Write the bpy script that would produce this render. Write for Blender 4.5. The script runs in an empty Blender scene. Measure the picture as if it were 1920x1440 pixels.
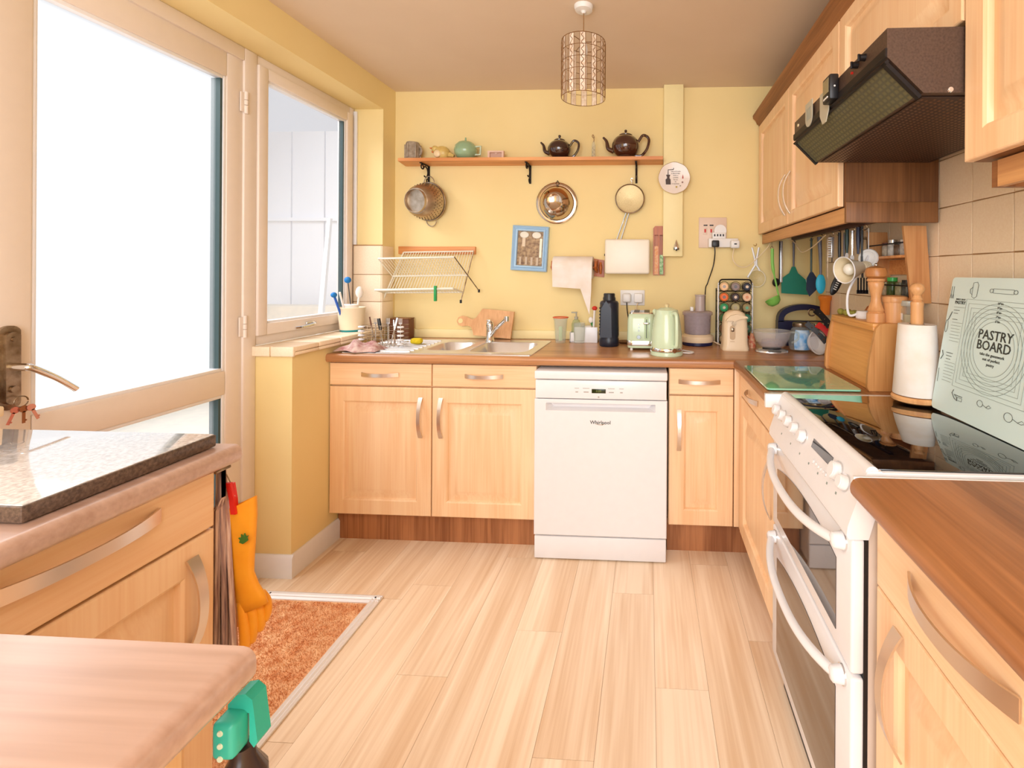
import bpy, bmesh, math, random
from mathutils import Vector, Matrix
random.seed(7)
PI = math.pi
C = bpy.context.scene.collection
S = bpy.context.scene

# ------------------------------------------------------------ camera, world, lights
FPX = 890.0; CAMH = 1.29; TY = 0.0525; ROLL = 0.006
YAW = math.atan(TY); PX0 = 1215 - FPX*TY; PY0 = 512 - ROLL*FPX*TY
cd = bpy.data.cameras.new('camera'); cam = bpy.data.objects.new('camera', cd); C.objects.link(cam)
cd.sensor_width = 36; cd.lens = FPX*36/1920
cd.shift_x = (960-PX0)/1920; cd.shift_y = -(720-PY0)/1920
cd.clip_start = 0.02
cam.matrix_world = Matrix.Translation((0, 0, CAMH)) @ Matrix.Rotation(YAW, 4, 'Z') @ Matrix.Rotation(PI/2, 4, 'X') @ Matrix.Rotation(ROLL, 4, 'Z')
S.camera = cam
S.view_settings.view_transform = 'Standard'; S.view_settings.look = 'None'
S.view_settings.gamma = 1; S.view_settings.exposure = -0.1
S.view_settings.use_curve_mapping = False
w = bpy.data.worlds.new('world'); S.world = w; w.use_nodes = True
w.node_tree.nodes['Background'].inputs[0].default_value = (0.95, 0.97, 1.0, 1)
w.node_tree.nodes['Background'].inputs[1].default_value = 0.9

def area(name, loc, rot, sx, sy, energy, col):
    l = bpy.data.lights.new(name, 'AREA'); l.shape = 'RECTANGLE'; l.size = sx; l.size_y = sy
    l.energy = energy; l.color = col
    o = bpy.data.objects.new(name, l); C.objects.link(o); o.location = loc; o.rotation_euler = rot
    return o
area('rear_fill_light', (-0.25, -1.9, 1.55), (math.radians(86), 0, 0), 2.2, 1.9, 97, (0.91, 0.95, 1.0))  # added soft fill behind the camera to brighten the room
area('rear_overhead_fill', (-0.3, -0.6, 2.3), (math.radians(18), 0, 0), 1.5, 1.2, 32, (0.91, 0.95, 1.0))  # added overhead fill standing in for ceiling bounce
area('daylight_door', (-3.4, 1.2, 3.9), (0, math.radians(-42), 0), 2.2, 3.4, 290, (0.97, 0.985, 1.0))

# ------------------------------------------------------------ measuring: a picture point onto a plane of the room
def _ray(px, py):
    u = px-PX0; v = -(py-PY0); c, s = math.cos(ROLL), math.sin(ROLL)
    x = u*c-v*s; z = u*s+v*c; cy, sy = math.cos(YAW), math.sin(YAW)
    return Vector((x*cy-FPX*sy, x*sy+FPX*cy, z))
def on(px, py, ax, val):
    d = _ray(px, py); o = Vector((0, 0, CAMH)); i = 'xyz'.index(ax)
    return o + d*((val-o[i])/d[i])

# ------------------------------------------------------------ materials
def lin(c):
    return tuple(((v/255)/12.92 if v/255 <= .04045 else ((v/255+.055)/1.055)**2.4) for v in c) + (1,)
MATS = {}
def mat(name, c, rough=.5, metal=0, alpha=None, trans=0, spec=.5, ior=1.45, coat=0, c2=None, scale=30, bump=0, stretch=None, emit=0):
    if name in MATS: return MATS[name]
    m = bpy.data.materials.new(name); m.use_nodes = True; nt = m.node_tree; b = nt.nodes['Principled BSDF']
    b.inputs['Base Color'].default_value = lin(c); b.inputs['Roughness'].default_value = rough
    b.inputs['Metallic'].default_value = metal; b.inputs['IOR'].default_value = ior
    b.inputs['Specular IOR Level'].default_value = spec
    b.inputs['Transmission Weight'].default_value = trans; b.inputs['Coat Weight'].default_value = coat
    if emit: b.inputs['Emission Color'].default_value = lin(c); b.inputs['Emission Strength'].default_value = emit
    if alpha is not None: b.inputs['Alpha'].default_value = alpha
    if c2 is None:
        c2 = tuple(max(0, v-2) for v in c)
    tc = nt.nodes.new('ShaderNodeTexCoord'); mp = nt.nodes.new('ShaderNodeMapping')
    if stretch: mp.inputs['Scale'].default_value = stretch
    n = nt.nodes.new('ShaderNodeTexNoise'); n.inputs['Scale'].default_value = scale; n.inputs['Detail'].default_value = 5
    r = nt.nodes.new('ShaderNodeValToRGB')
    r.color_ramp.elements[0].position = .32; r.color_ramp.elements[1].position = .68
    r.color_ramp.elements[0].color = lin(c2); r.color_ramp.elements[1].color = lin(c)
    L = nt.links
    L.new(tc.outputs['Object'], mp.inputs[0]); L.new(mp.outputs[0], n.inputs['Vector'])
    L.new(n.outputs['Fac'], r.inputs[0]); L.new(r.outputs[0], b.inputs['Base Color'])
    if bump:
        bp = nt.nodes.new('ShaderNodeBump'); bp.inputs['Strength'].default_value = bump; bp.inputs['Distance'].default_value = .002
        L.new(n.outputs['Fac'], bp.inputs['Height']); L.new(bp.outputs[0], b.inputs['Normal'])
    MATS[name] = m; return m
def wood(name, c, c2, axis='z', rough=.45, sc=1.0, vary=0.0, coat=0, bump=.06):
    """straight grain that runs along one axis, with broad figure and a random tone per piece"""
    if name in MATS: return MATS[name]
    m = bpy.data.materials.new(name); m.use_nodes = True; nt = m.node_tree; b = nt.nodes['Principled BSDF']
    b.inputs['Roughness'].default_value = rough; b.inputs['Coat Weight'].default_value = coat
    L = nt.links; N = nt.nodes.new
    tc = N('ShaderNodeTexCoord'); oi = N('ShaderNodeObjectInfo'); ad = N('ShaderNodeVectorMath'); ad.operation = 'ADD'
    ml = N('ShaderNodeVectorMath'); ml.operation = 'SCALE'; ml.inputs['Scale'].default_value = 9
    cb = N('ShaderNodeCombineXYZ')
    for i in range(3): L.new(oi.outputs['Random'], cb.inputs[i])
    L.new(cb.outputs[0], ml.inputs[0]); L.new(tc.outputs['Object'], ad.inputs[0]); L.new(ml.outputs[0], ad.inputs[1])
    k = {'x': (1.2, 16, 16), 'y': (16, 1.2, 16), 'z': (16, 16, 1.2)}[axis]
    f = {'x': (4, 150, 150), 'y': (150, 4, 150), 'z': (150, 150, 4)}[axis]
    def noise(s, det, dist=0.):
        mp = N('ShaderNodeMapping'); mp.inputs['Scale'].default_value = tuple(q*sc for q in s)
        n = N('ShaderNodeTexNoise'); n.inputs['Scale'].default_value = 1; n.inputs['Detail'].default_value = det; n.inputs['Distortion'].default_value = dist
        L.new(ad.outputs[0], mp.inputs[0]); L.new(mp.outputs[0], n.inputs['Vector']); return n
    n1 = noise(k, 3, .8); n2 = noise(f, 2)
    mx = N('ShaderNodeMath'); mx.operation = 'MULTIPLY_ADD'; mx.inputs[1].default_value = .35
    L.new(n2.outputs['Fac'], mx.inputs[0]); 
    s2 = N('ShaderNodeMath'); s2.operation = 'MULTIPLY'; s2.inputs[1].default_value = .65
    L.new(n1.outputs['Fac'], s2.inputs[0]); L.new(s2.outputs[0], mx.inputs[2])
    r = N('ShaderNodeValToRGB'); r.color_ramp.elements[0].position = .36; r.color_ramp.elements[1].position = .62
    r.color_ramp.elements[0].color = lin(c2); r.color_ramp.elements[1].color = lin(c)
    L.new(mx.outputs[0], r.inputs[0])
    out = r.outputs[0]
    if vary:
        hs = N('ShaderNodeHueSaturation'); mr = N('ShaderNodeMapRange'); mr.inputs[3].default_value = 1-vary; mr.inputs[4].default_value = 1+vary
        L.new(oi.outputs['Random'], mr.inputs[0]); L.new(mr.outputs[0], hs.inputs['Value']); L.new(out, hs.inputs['Color']); out = hs.outputs[0]
    L.new(out, b.inputs['Base Color'])
    bp = N('ShaderNodeBump'); bp.inputs['Strength'].default_value = bump; bp.inputs['Distance'].default_value = .001
    L.new(n2.outputs['Fac'], bp.inputs['Height']); L.new(bp.outputs[0], b.inputs['Normal'])
    MATS[name] = m; return m

YEL = mat('yellow_paint', (240, 217, 158), .75, c2=(237, 213, 152), scale=3, bump=.05)
YELB = mat('yellow_gloss_trim', (243, 226, 170), .5)
CEIL = mat('ceiling_paint', (226, 205, 182), .9, c2=(221, 199, 175), scale=2)
TILE = mat('beige_tile', (246, 226, 198), .25, c2=(241, 218, 188), scale=160)
GROUT = mat('grout', (176, 132, 88), .9)
UPVC = mat('white_upvc', (234, 220, 208), .35)
SEAL = mat('rubber_seal', (60, 80, 82), .5)
BEECH = wood('beech', (248, 213, 172), (239, 194, 148), 'z', .38)
BEECHX = wood('beech_x', (248, 213, 172), (239, 194, 148), 'x', .38)
BEECHY = wood('beech_y', (248, 213, 172), (239, 194, 148), 'y', .38)
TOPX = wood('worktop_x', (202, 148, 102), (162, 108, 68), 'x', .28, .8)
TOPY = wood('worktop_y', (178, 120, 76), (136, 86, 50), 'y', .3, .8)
TOPL = wood('worktop_left_glare', (196, 162, 146), (168, 132, 114), 'x', .3, .8, coat=1)  # worktop brown paled: window glare painted into the base colour
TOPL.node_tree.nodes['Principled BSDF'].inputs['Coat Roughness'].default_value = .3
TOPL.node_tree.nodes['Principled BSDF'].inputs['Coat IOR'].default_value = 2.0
TOPE = wood('worktop_edge', (176, 112, 66), (138, 80, 42), 'y', .4, .8)
PLINTH = wood('plinth_wood', (186, 126, 82), (138, 84, 48), 'z', .5)
DARKW = wood('side_panel_wood', (146, 98, 58), (108, 68, 36), 'z', .5)
CORN = wood('cornice_wood', (156, 100, 56), (118, 72, 38), 'y', .45)
VAL = wood('valance_wood', (214, 160, 104), (182, 126, 78), 'y', .45)
FLOOR = wood('floor_plank', (249, 227, 200), (222, 188, 152), 'y', .42, .55, .03)
PINE = wood('pine', (234, 168, 104), (206, 130, 72), 'x', .45)
PINEZ = wood('pine_z', (214, 158, 102), (190, 128, 76), 'z', .45)
LWOOD = wood('light_wood', (228, 176, 124), (206, 148, 96), 'z', .4)
BREADW = wood('bread_bin_wood', (234, 172, 100), (206, 138, 68), 'y', .4)
ORW = wood('orange_wood', (196, 108, 44), (160, 78, 24), 'z', .4)
STEEL = mat('brushed_steel', (226, 225, 226), .26, .75, c2=(222, 219, 216), scale=20)
CHROME = mat('chrome', (226, 226, 226), .08, 1)
NICKEL = mat('satin_nickel', (228, 216, 204), .34, 1)
OLDST = mat('worn_steel', (176, 160, 140), .32, 1, c2=(128, 108, 88), scale=40)
WHITE = mat('white_enamel', (236, 234, 236), .25)
WHITEP = mat('white_plastic', (236, 232, 228), .4)
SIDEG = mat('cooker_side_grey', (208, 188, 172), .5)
BLACK = mat('black_plastic', (26, 24, 26), .4)
BLACKG = mat('black_glass', (10, 10, 12), .03, spec=.9, coat=1)
OVENG = mat('oven_glass', (52, 40, 34), .04, spec=.8, coat=.6)
BROWNM = mat('brown_hood_metal', (88, 68, 56), .42, .2, c2=(70, 52, 42), scale=220)
IRON = mat('black_iron', (28, 22, 22), .5, .4)
CREAM = mat('cream_plastic', (236, 212, 178), .35)
SAGE = mat('sage_green', (202, 220, 188), .2, coat=.4)
MINT = mat('mint_board', (222, 242, 240), .25, c2=(218, 238, 236), scale=2)
INK = mat('dark_ink', (58, 62, 58), .6)
INKL = mat('grey_ink', (138, 150, 144), .6)
GLASS = mat('clear_glass', (250, 252, 250), .02, trans=1, ior=1.3)
def thin_glass(name, col, fac=.25, rough=.03):
    m = bpy.data.materials.new(name); m.use_nodes = True; nt = m.node_tree; nt.nodes.clear(); N = nt.nodes.new; L = nt.links
    o = N('ShaderNodeOutputMaterial'); mx = N('ShaderNodeMixShader'); t = N('ShaderNodeBsdfTransparent'); g = N('ShaderNodeBsdfPrincipled')
    n = N('ShaderNodeTexNoise'); n.inputs['Scale'].default_value = 8; mr = N('ShaderNodeMapRange'); mr.inputs[3].default_value = fac*.85; mr.inputs[4].default_value = fac*1.15
    L.new(n.outputs['Fac'], mr.inputs[0]); L.new(mr.outputs[0], mx.inputs[0])
    g.inputs['Base Color'].default_value = lin(col); g.inputs['Roughness'].default_value = rough; t.inputs[0].default_value = lin(col)
    L.new(t.outputs[0], mx.inputs[1]); L.new(g.outputs[0], mx.inputs[2]); L.new(mx.outputs[0], o.inputs[0]); return m
THIN = thin_glass('thin_clear', (244, 246, 242), .16)
THINV = thin_glass('smoky_plastic', (226, 216, 220), .3)
PANE = thin_glass('window_pane', (250, 250, 252), .06)
def frosted():
    m = bpy.data.materials.new('frosted_glass'); m.use_nodes = True; nt = m.node_tree; nt.nodes.clear(); N = nt.nodes.new; L = nt.links
    o = N('ShaderNodeOutputMaterial'); mx = N('ShaderNodeMixShader'); t = N('ShaderNodeBsdfTransparent'); g = N('ShaderNodeBsdfTranslucent'); n = N('ShaderNodeTexNoise')
    n.inputs['Scale'].default_value = 3; mr = N('ShaderNodeMapRange'); mr.inputs[3].default_value = .10; mr.inputs[4].default_value = .12
    L.new(n.outputs['Fac'], mr.inputs[0]); L.new(mr.outputs[0], mx.inputs[0]); g.inputs[0].default_value = lin((250, 250, 252))
    L.new(t.outputs[0], mx.inputs[1]); L.new(g.outputs[0], mx.inputs[2]); L.new(mx.outputs[0], o.inputs[0]); return m
FROST = frosted()
GRAN = mat('granite', (226, 226, 228), .07, coat=1, ior=2.2, spec=1, c2=(184, 180, 178), scale=150)  # slab top lightened, reflection of the door glass put into its colour
GRANE = mat('granite_edge', (110, 88, 74), .3, c2=(70, 54, 46), scale=200)
COIR = mat('coir', (244, 196, 150), .95, c2=(222, 150, 98), scale=26)
ALU = mat('aluminium', (232, 228, 226), .35, .15)

# ------------------------------------------------------------ mesh builder (world coordinates)
WL = {}
def props(o, label=None, cat=None, group=None, kind=None):
    if label: o['label'] = label
    if cat: o['category'] = cat
    if group: o['group'] = group
    if kind: o['kind'] = kind
    return o
def thing(name, label, cat, loc, group=None):
    o = bpy.data.objects.new(name, None); C.objects.link(o); o.location = loc; o.empty_display_size = .05
    WL[o] = Vector(loc); return props(o, label, cat, group)
class M:
    def __init__(s, T=None): s.bm = bmesh.new(); s.T = T or Matrix.Identity(4)
    def v(s, p): return s.bm.verts.new(s.T @ Vector(p))
    def f(s, vs):
        try: return s.bm.faces.new(vs)
        except ValueError: return None
    def box(s, x0, x1, y0, y1, z0, z1, bev=0, seg=2):
        vs = [s.v((x, y, z)) for x in (x0, x1) for y in (y0, y1) for z in (z0, z1)]
        fs = [s.f([vs[i] for i in q]) for q in ((0,1,3,2),(4,6,7,5),(0,4,5,1),(2,3,7,6),(0,2,6,4),(1,5,7,3))]
        if bev: bmesh.ops.bevel(s.bm, geom=list({e for f in fs for e in f.edges}), offset=bev, segments=seg, affect='EDGES', profile=.5)
        return s
    def loft(s, rings, cap0=True, cap1=True, closed=True):
        R = [[s.v(p) for p in r] for r in rings]; n = len(R[0])
        for a, b in zip(R, R[1:]):
            for i in range(n if closed else n-1):
                j = (i+1) % n; s.f([a[i], a[j], b[j], b[i]])
        if cap0: s.f(R[0][::-1])
        if cap1: s.f(R[-1])
        return s
    def lathe(s, prof, c=(0,0,0), n=24, axis='z', cap=True, sy=1.0):
        c = Vector(c); rings = []
        for r, h in prof:
            r = max(r, 1e-5); ring = []
            for i in range(n):
                a = 2*PI*i/n; p = (r*math.cos(a), r*math.sin(a)*sy)
                q = {'z': (p[0], p[1], h), 'y': (p[0], h, p[1]), 'x': (h, p[0], p[1])}[axis]
                ring.append(c+Vector(q))
            rings.append(ring)
        return s.loft(rings, cap, cap)
    def cyl(s, a, b, r, r2=None, n=12):
        a = Vector(a); b = Vector(b); d = (b-a).normalized(); u = d.orthogonal().normalized(); w = d.cross(u); r2 = r if r2 is None else r2
        return s.loft([[p+(u*math.cos(2*PI*i/n)+w*math.sin(2*PI*i/n))*q for i in range(n)] for p, q in ((a, r), (b, r2))])
    def tube(s, pts, r, n=6, closed=False, rs=None):
        P = [Vector(p) for p in pts]; k = len(P); rings = []; u = None
        for i in range(k):
            if closed: d = P[(i+1) % k]-P[i-1]
            else: d = P[min(i+1, k-1)]-P[max(i-1, 0)]
            d = d.normalized() if d.length > 1e-9 else Vector((0, 0, 1))
            if u is None: u = d.orthogonal().normalized()
            u = (u-d*u.dot(d)); u = u.normalized() if u.length > 1e-6 else d.orthogonal().normalized()
            w = d.cross(u); q = rs[i] if rs else r
            rings.append([P[i]+(u*math.cos(2*PI*j/n)+w*math.sin(2*PI*j/n))*q for j in range(n)])
        if closed: rings.append(rings[0]); return s.loft(rings, False, False)
        return s.loft(rings)
    def strip(s, pts, side, w, t, nrm=None, ws=None):
        """flat bar swept along pts; side = direction of its width"""
        P = [Vector(p) for p in pts]; side = Vector(side).normalized(); rings = []
        for i in range(len(P)):
            d = (P[min(i+1, len(P)-1)]-P[max(i-1, 0)]).normalized(); nn = d.cross(side).normalized(); q = (ws[i] if ws else w)/2
            rings.append([P[i]+side*q+nn*t/2, P[i]-side*q+nn*t/2, P[i]-side*q-nn*t/2, P[i]+side*q-nn*t/2])
        return s.loft(rings)
    def prism(s, poly, o, a, b, ext):
        """2-D polygon in the plane (o, a, b) extruded by vector ext"""
        o, a, b, ext = map(Vector, (o, a, b, ext))
        r0 = [o+a*p[0]+b*p[1] for p in poly]
        return s.loft([r0, [p+ext for p in r0]])
    def ball(s, c, r, n=14, sc=(1,1,1)):
        c = Vector(c); k = n//2+1
        rings = [[c+Vector((r*sc[0]*math.sin(PI*j/k)*math.cos(2*PI*i/n), r*sc[1]*math.sin(PI*j/k)*math.sin(2*PI*i/n), -r*sc[2]*math.cos(PI*j/k))) for i in range(n)] for j in range(1, k)]
        R = [[s.v(p) for p in q] for q in rings]
        for a, b in zip(R, R[1:]):
            for i in range(n): s.f([a[i], a[(i+1) % n], b[(i+1) % n], b[i]])
        lo = s.v(c-Vector((0, 0, r*sc[2]))); hi = s.v(c+Vector((0, 0, r*sc[2])))
        for i in range(n):
            s.f([lo, R[0][(i+1) % n], R[0][i]]); s.f([hi, R[-1][i], R[-1][(i+1) % n]])
        return s
    def quad(s, a, b, c, d): s.f([s.v(p) for p in (a, b, c, d)]); return s
    def build(s, name, m, parent=None, smooth=True, label=None, cat=None, group=None, kind=None, loc=None, ang=40):
        bmesh.ops.recalc_face_normals(s.bm, faces=s.bm.faces[:])
        vs = [v.co.copy() for v in s.bm.verts]
        if parent is not None: off = WL[parent]
        elif loc is not None: off = Vector(loc)
        else:
            off = Vector(((min(v.x for v in vs)+max(v.x for v in vs))/2, (min(v.y for v in vs)+max(v.y for v in vs))/2, min(v.z for v in vs)))
        bmesh.ops.translate(s.bm, verts=s.bm.verts[:], vec=-off)
        me = bpy.data.meshes.new(name); s.bm.to_mesh(me); s.bm.free(); me.materials.append(m)
        if smooth:
            for p in me.polygons: p.use_smooth = True
            me.set_sharp_from_angle(angle=math.radians(ang))
        o = bpy.data.objects.new(name, me); C.objects.link(o); WL[o] = off
        if parent is not None: o.parent = parent
        else: o.location = off
        return props(o, label, cat, group, kind)
def dup(root, d, label=None, group=None):
    r = root.copy(); C.objects.link(r); r.location = Vector(root.location)+Vector(d); WL[r] = WL[root]+Vector(d)
    if label: r['label'] = label
    if group: r['group'] = group
    def rec(a, b):
        for ch in list(a.children):
            c = ch.copy(); C.objects.link(c); c.parent = b; WL[c] = WL[ch]+Vector(d); rec(ch, c)
    rec(root, r); return r
def text(body, size, T, m, name, parent, align='CENTER', ext=.0004, label=None, bold=0):
    cu = bpy.data.curves.new(name, 'FONT'); cu.body = body; cu.size = size; cu.align_x = align; cu.align_y = 'CENTER'; cu.extrude = ext; cu.resolution_u = 2; cu.offset = bold
    t = bpy.data.objects.new('tmp', cu); C.objects.link(t); bpy.context.view_layer.update()
    me = bpy.data.meshes.new_from_object(t.evaluated_get(bpy.context.evaluated_depsgraph_get()))
    bpy.data.objects.remove(t); me.transform(Matrix.Translation(-WL[parent]) @ T); me.materials.clear(); me.materials.append(m)
    o = bpy.data.objects.new(name, me); C.objects.link(o); o.parent = parent; WL[o] = WL[parent]
    return props(o, label)
def frame(o, x, z):
    """matrix whose local x, y lie on a surface (x right, y up), local z out of it"""
    x = Vector(x).normalized(); z = Vector(z).normalized(); y = z.cross(x)
    return Matrix.Translation(o) @ Matrix((x, y, z)).transposed().to_4x4()
def arc(c, r, a0, a1, n, u, v):
    c, u, v = Vector(c), Vector(u), Vector(v)
    return [c+u*r*math.cos(math.radians(a0+(a1-a0)*i/n))+v*r*math.sin(math.radians(a0+(a1-a0)*i/n)) for i in range(n+1)]
def spline(pts, k=8):
    P = [Vector(p) for p in pts]; P = [P[0]*2-P[1]]+P+[P[-1]*2-P[-2]]; out = []
    for i in range(1, len(P)-2):
        for j in range(k):
            t = j/k; a, b, c, d = P[i-1:i+3]
            out.append(.5*((2*b)+(c-a)*t+(2*a-5*b+4*c-d)*t*t+(3*b-a-3*c+d)*t**3))
    out.append(P[-2]); return out
X, Y, Z = Vector((1, 0, 0)), Vector((0, 1, 0)), Vector((0, 0, 1))

# ------------------------------------------------------------ room dimensions
YB = 2.73; XL = -1.495; XW = -1.66; XR = .94; ZC = 2.352; ZT = .905

# ------------------------------------------------------------ floor and its planks
fl = M().box(-1.9, 1.2, -2.2, 2.9, -.1, -.006).build('floor', GROUT, kind='structure', loc=(0, 0, 0))
pw = .165; plen = 1.16; mx0, mx1, my0, my1 = -1.60, -1.045, .99, 1.82     # mat well
nplank = 0
for i in range(-11, 7):
    x0 = .03+i*pw; off = [0, .45, .82, .2, .63][i % 5]*plen
    y = -2.0-off
    while y < 2.8:
        a, b = max(y, -1.9), min(y+plen, YB+.02); y += plen
        if b-a < .05: continue
        xa, xb = max(x0, -1.66), min(x0+pw, .98)
        if xb-xa < .01: continue
        segs = [(xa, xb, a, b)]
        if xa < mx1 and a < my1 and b > my0:      # clipped around the mat well
            segs = []
            if b > my1: segs.append((xa, xb, my1, b))
            if a < my0: segs.append((xa, xb, a, my0))
            if xb > mx1: segs.append((mx1, xb, max(a, my0), min(b, my1)))
        for q in segs:
            if q[3]-q[2] < .03 or q[1]-q[0] < .01: continue
            M().box(q[0]+.0004, q[1]-.0004, q[2]+.0005, q[3]-.0005, -.006, 0).build('plank', FLOOR, fl, smooth=False)
            nplank += 1

# ------------------------------------------------------------ shell
M().box(-1.9, 1.2, -2.2, 2.95, ZC, ZC+.1).build('ceiling', CEIL, kind='structure', loc=(0, 0, 2.35))
wb = M().box(-1.73, 1.2, YB, YB+.12, -.1, ZC).build('wall_back', YEL, kind='structure', loc=(0, YB, 0))
# upstand strip along the back worktop, boxed pipe
M().box(XL, XR, YB-.018, YB, ZT, ZT+.05, .004).build('upstand', YELB, wb)
pb = M().box(.083, .193, YB-.05, YB, 1.385, ZC, .002).build('pipe_boxing', YELB, wb)
wr = M().box(XR+.006, XR+.15, -2.2, YB, -.1, ZC).build('wall_right', YEL, kind='structure', loc=(XR, 0, 0))
M().box(XR+.001, XR+.0065, .2, 2.56, .9, 1.80).build('grout_bed', GROUT, wr)
yj = [1.425+.157*k for k in range(-8, 8)]; zj = [.895, 1.044, 1.197, 1.350, 1.503, 1.656, 1.80]
tm = None
for k, yy in enumerate(yj):
    for j in range(6):
        ya, yb2 = yy+.0013, min(yy+.157, 2.56)-.0013
        if yb2-ya < .02: continue
        M().box(XR-.004, XR+.003, ya, yb2, zj[j]+.0013, zj[j+1]-.0013, .0012, 1).build('tile', TILE, wr)
# left side: pier, low wall, bulkhead, wall in front of the door
wl = M().box(-1.73, XL, 2.60, YB, 0, ZC).build('wall_left', YEL, kind='structure', loc=(XL, 2.6, 0))
M().box(-1.73, XL, -2.2, 2.60, 2.205, ZC).build('bulkhead', YEL, wl, smooth=False)
M().box(XW-.08, XL, 1.925, 2.60, 0, .935).build('low_wall', YEL, wl, smooth=False)
M().box(-1.73, XW, -2.2, .19, 0, 2.205).build('wall_front_section', YEL, wl, smooth=False)
M().box(-1.73, XW, .19, .965, 0, .93).build('low_wall', YEL, wl, smooth=False)
M().box(-1.73, XW-.0, 1.93, 2.62, 0, .93).build('outer_leaf', YEL, wl, smooth=False)
# reveal tiles on the pier
M().box(XW+.002, XL+.0005, 2.592, 2.598, .96, 1.44).build('grout_bed', GROUT, wl)
for (z0, z1) in ((.975, 1.118), (1.121, 1.271), (1.274, 1.434)):
    M().box(XW+.004, XL-.001, 2.587, 2.594, z0, z1, .0015).build('tile', TILE, wl)
    M().box(XL-.002, XL+.005, 2.59, YB-.022, z0, z1, .0015).build('tile', TILE, wl)
# tiled sill
sl = M().box(XW-.02, XL+.012, 1.915, 2.588, .935, .953).build('sill_bed', GROUT, wl)
y = 1.913
for k, L_ in enumerate((.15, .15, .15, .15, .072)):
    M().box(XL-.135+.15, XL+.022-.0, y+.002, y+L_-.002, .925, .972, .006).build('sill_tile', TILE, wl) if False else None
    M().box(XW+.0, XL+.02, y+.0015, y+L_-.0015, .95, .972, .006, 3).build('sill_tile', TILE, wl)
    M().box(XL+.002, XL+.02, y+.0015, y+L_-.0015, .935, .949, .004, 2).build('sill_tile', TILE, wl)
    y += L_
for a, b in ((XW, -1.58), (-1.578, XL+.02)):
    M().box(a+.001, b-.001, 1.905, 1.922, .93, .972, .005, 3).build('sill_tile', TILE, wl)
# baseboard along the low wall
M().prism([(0, 0), (.014, 0), (.014, .083), (.006, .095), (0, .095)], (XL, 1.925, 0), X, Z, Y*(.297)).build('baseboard_left', WHITE, kind='structure')
M().prism([(0, 0), (.014, 0), (.014, .083), (.006, .095), (0, .095)], (XL+.0145, 1.925, 0), -Y, Z, X*(-.178)).build('baseboard_front', WHITE, kind='structure')

# ------------------------------------------------------------ window and door (white upvc)
def pframe(m, x0, x1, ya, yb, za, zb, wd, bev=.004, w_b=None):
    w_b = w_b or wd
    m.box(x0, x1, ya, ya+wd, za, zb, bev); m.box(x0, x1, yb-wd, yb, za, zb, bev)
    m.box(x0, x1, ya+wd, yb-wd, zb-wd, zb, bev); m.box(x0, x1, ya+wd, yb-wd, za, za+w_b, bev)
win = thing('window_1', None, None, (XW, 2.25, .95)); win['kind'] = 'structure'
m = M(); pframe(m, XW-.06, XW+.0, 1.885, 2.60, .972, 2.205, .045); m.build('window_frame', UPVC, win)
m = M(); pframe(m, XW-.045, XW+.014, 1.925, 2.565, 1.012, 2.165, .05, .006); m.build('sash', UPVC, win)
m = M(); pframe(m, XW-.03, XW+.004, 1.974, 2.516, 1.06, 2.117, .012, .003); m.build('glazing_bead', WHITE, win)
m = M(); m.box(XW-.016, XW-.010, 1.985, 2.505, 1.07, 2.107); m.build('pane', PANE, win)
m = M(); m.box(XW-.022, XW+.001, 2.495, 2.506, 1.07, 2.107); m.build('seal', SEAL, win)
m = M(); m.box(XW+.014, XW+.024, 2.20, 2.26, 1.028, 1.046, .004).tube(spline([(XW+.03, 2.25, 1.037), (XW+.045, 2.22, 1.034), (XW+.045, 2.15, 1.028), (XW+.032, 2.115, 1.026)], 5), .006)
m.build('window_handle', CHROME, win)
m = M(); m.cyl((XW+.004, 2.545, 1.44), (XW+.004, 2.545, 2.15), .006).box(XW, XW+.02, 2.585, 2.60, 1.44, 2.19, .003); m.build('cover_strip', WHITE, win)

w2 = thing('window_2', None, None, (XW, .58, .95)); w2['kind'] = 'structure'
m = M(); pframe(m, XW-.06, XW, .19, .965, .93, 2.205, .05); m.build('window_frame', UPVC, w2)
M().box(XW-.036, XW-.03, .24, .915, .98, 2.155).build('pane', FROST, w2)
dr = thing('door_1', None, None, (XW, 1.45, 0)); dr['kind'] = 'structure'
m = M(); m.box(XW-.07, XW+.005, 1.862, 1.925, .0, 2.205, .005).box(XW-.07, XW+.005, .98, 1.862, 2.15, 2.205, .005).box(XW-.07, XW+.005, .97, 1.02, 0, 2.205, .004)
m.build('door_frame', UPVC, dr)
m = M(); m.box(XW-.06, XW-.004, 1.79, 1.868, .02, 2.155, .006).box(XW-.06, XW-.004, 1.02, 1.20, .02, 2.155, .006)
m.box(XW-.06, XW-.004, 1.2, 1.79, 2.055, 2.155, .006).box(XW-.06, XW-.004, 1.2, 1.79, .80, .895, .006).box(XW-.06, XW-.004, 1.2, 1.79, .02, .13, .006)
m.build('door_leaf', UPVC, dr)
for za, zb in ((.895, 2.055), (.13, .80)):
    m = M(); pframe(m, XW-.035, XW-.008, 1.198, 1.792, za-.002, zb+.002, .014, .004); m.build('glazing_bead', WHITE, dr)
    M().box(XW-.036, XW-.03, 1.205, 1.785, za+.005, zb-.005).build('pane', FROST, dr)
    M().box(XW-.05, XW-.012, 1.768, 1.778, za+.012, zb-.012).build('seal', SEAL, dr)
for z in (1.98, 1.06, .3):
    m = M(); m.cyl((XW+.006, 1.868, z-.045), (XW+.006, 1.868, z-.012), .0075).cyl((XW+.006, 1.868, z-.01), (XW+.006, 1.868, z+.01), .0075).cyl((XW+.006, 1.868, z+.012), (XW+.006, 1.868, z+.045), .0075)
    m.box(XW-.002, XW+.004, 1.845, 1.868, z-.04, z+.04, .002); m.build('hinge', UPVC, dr)
pc = on(22, 690, 'x', XW+.01)
hy = pc.y
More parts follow.
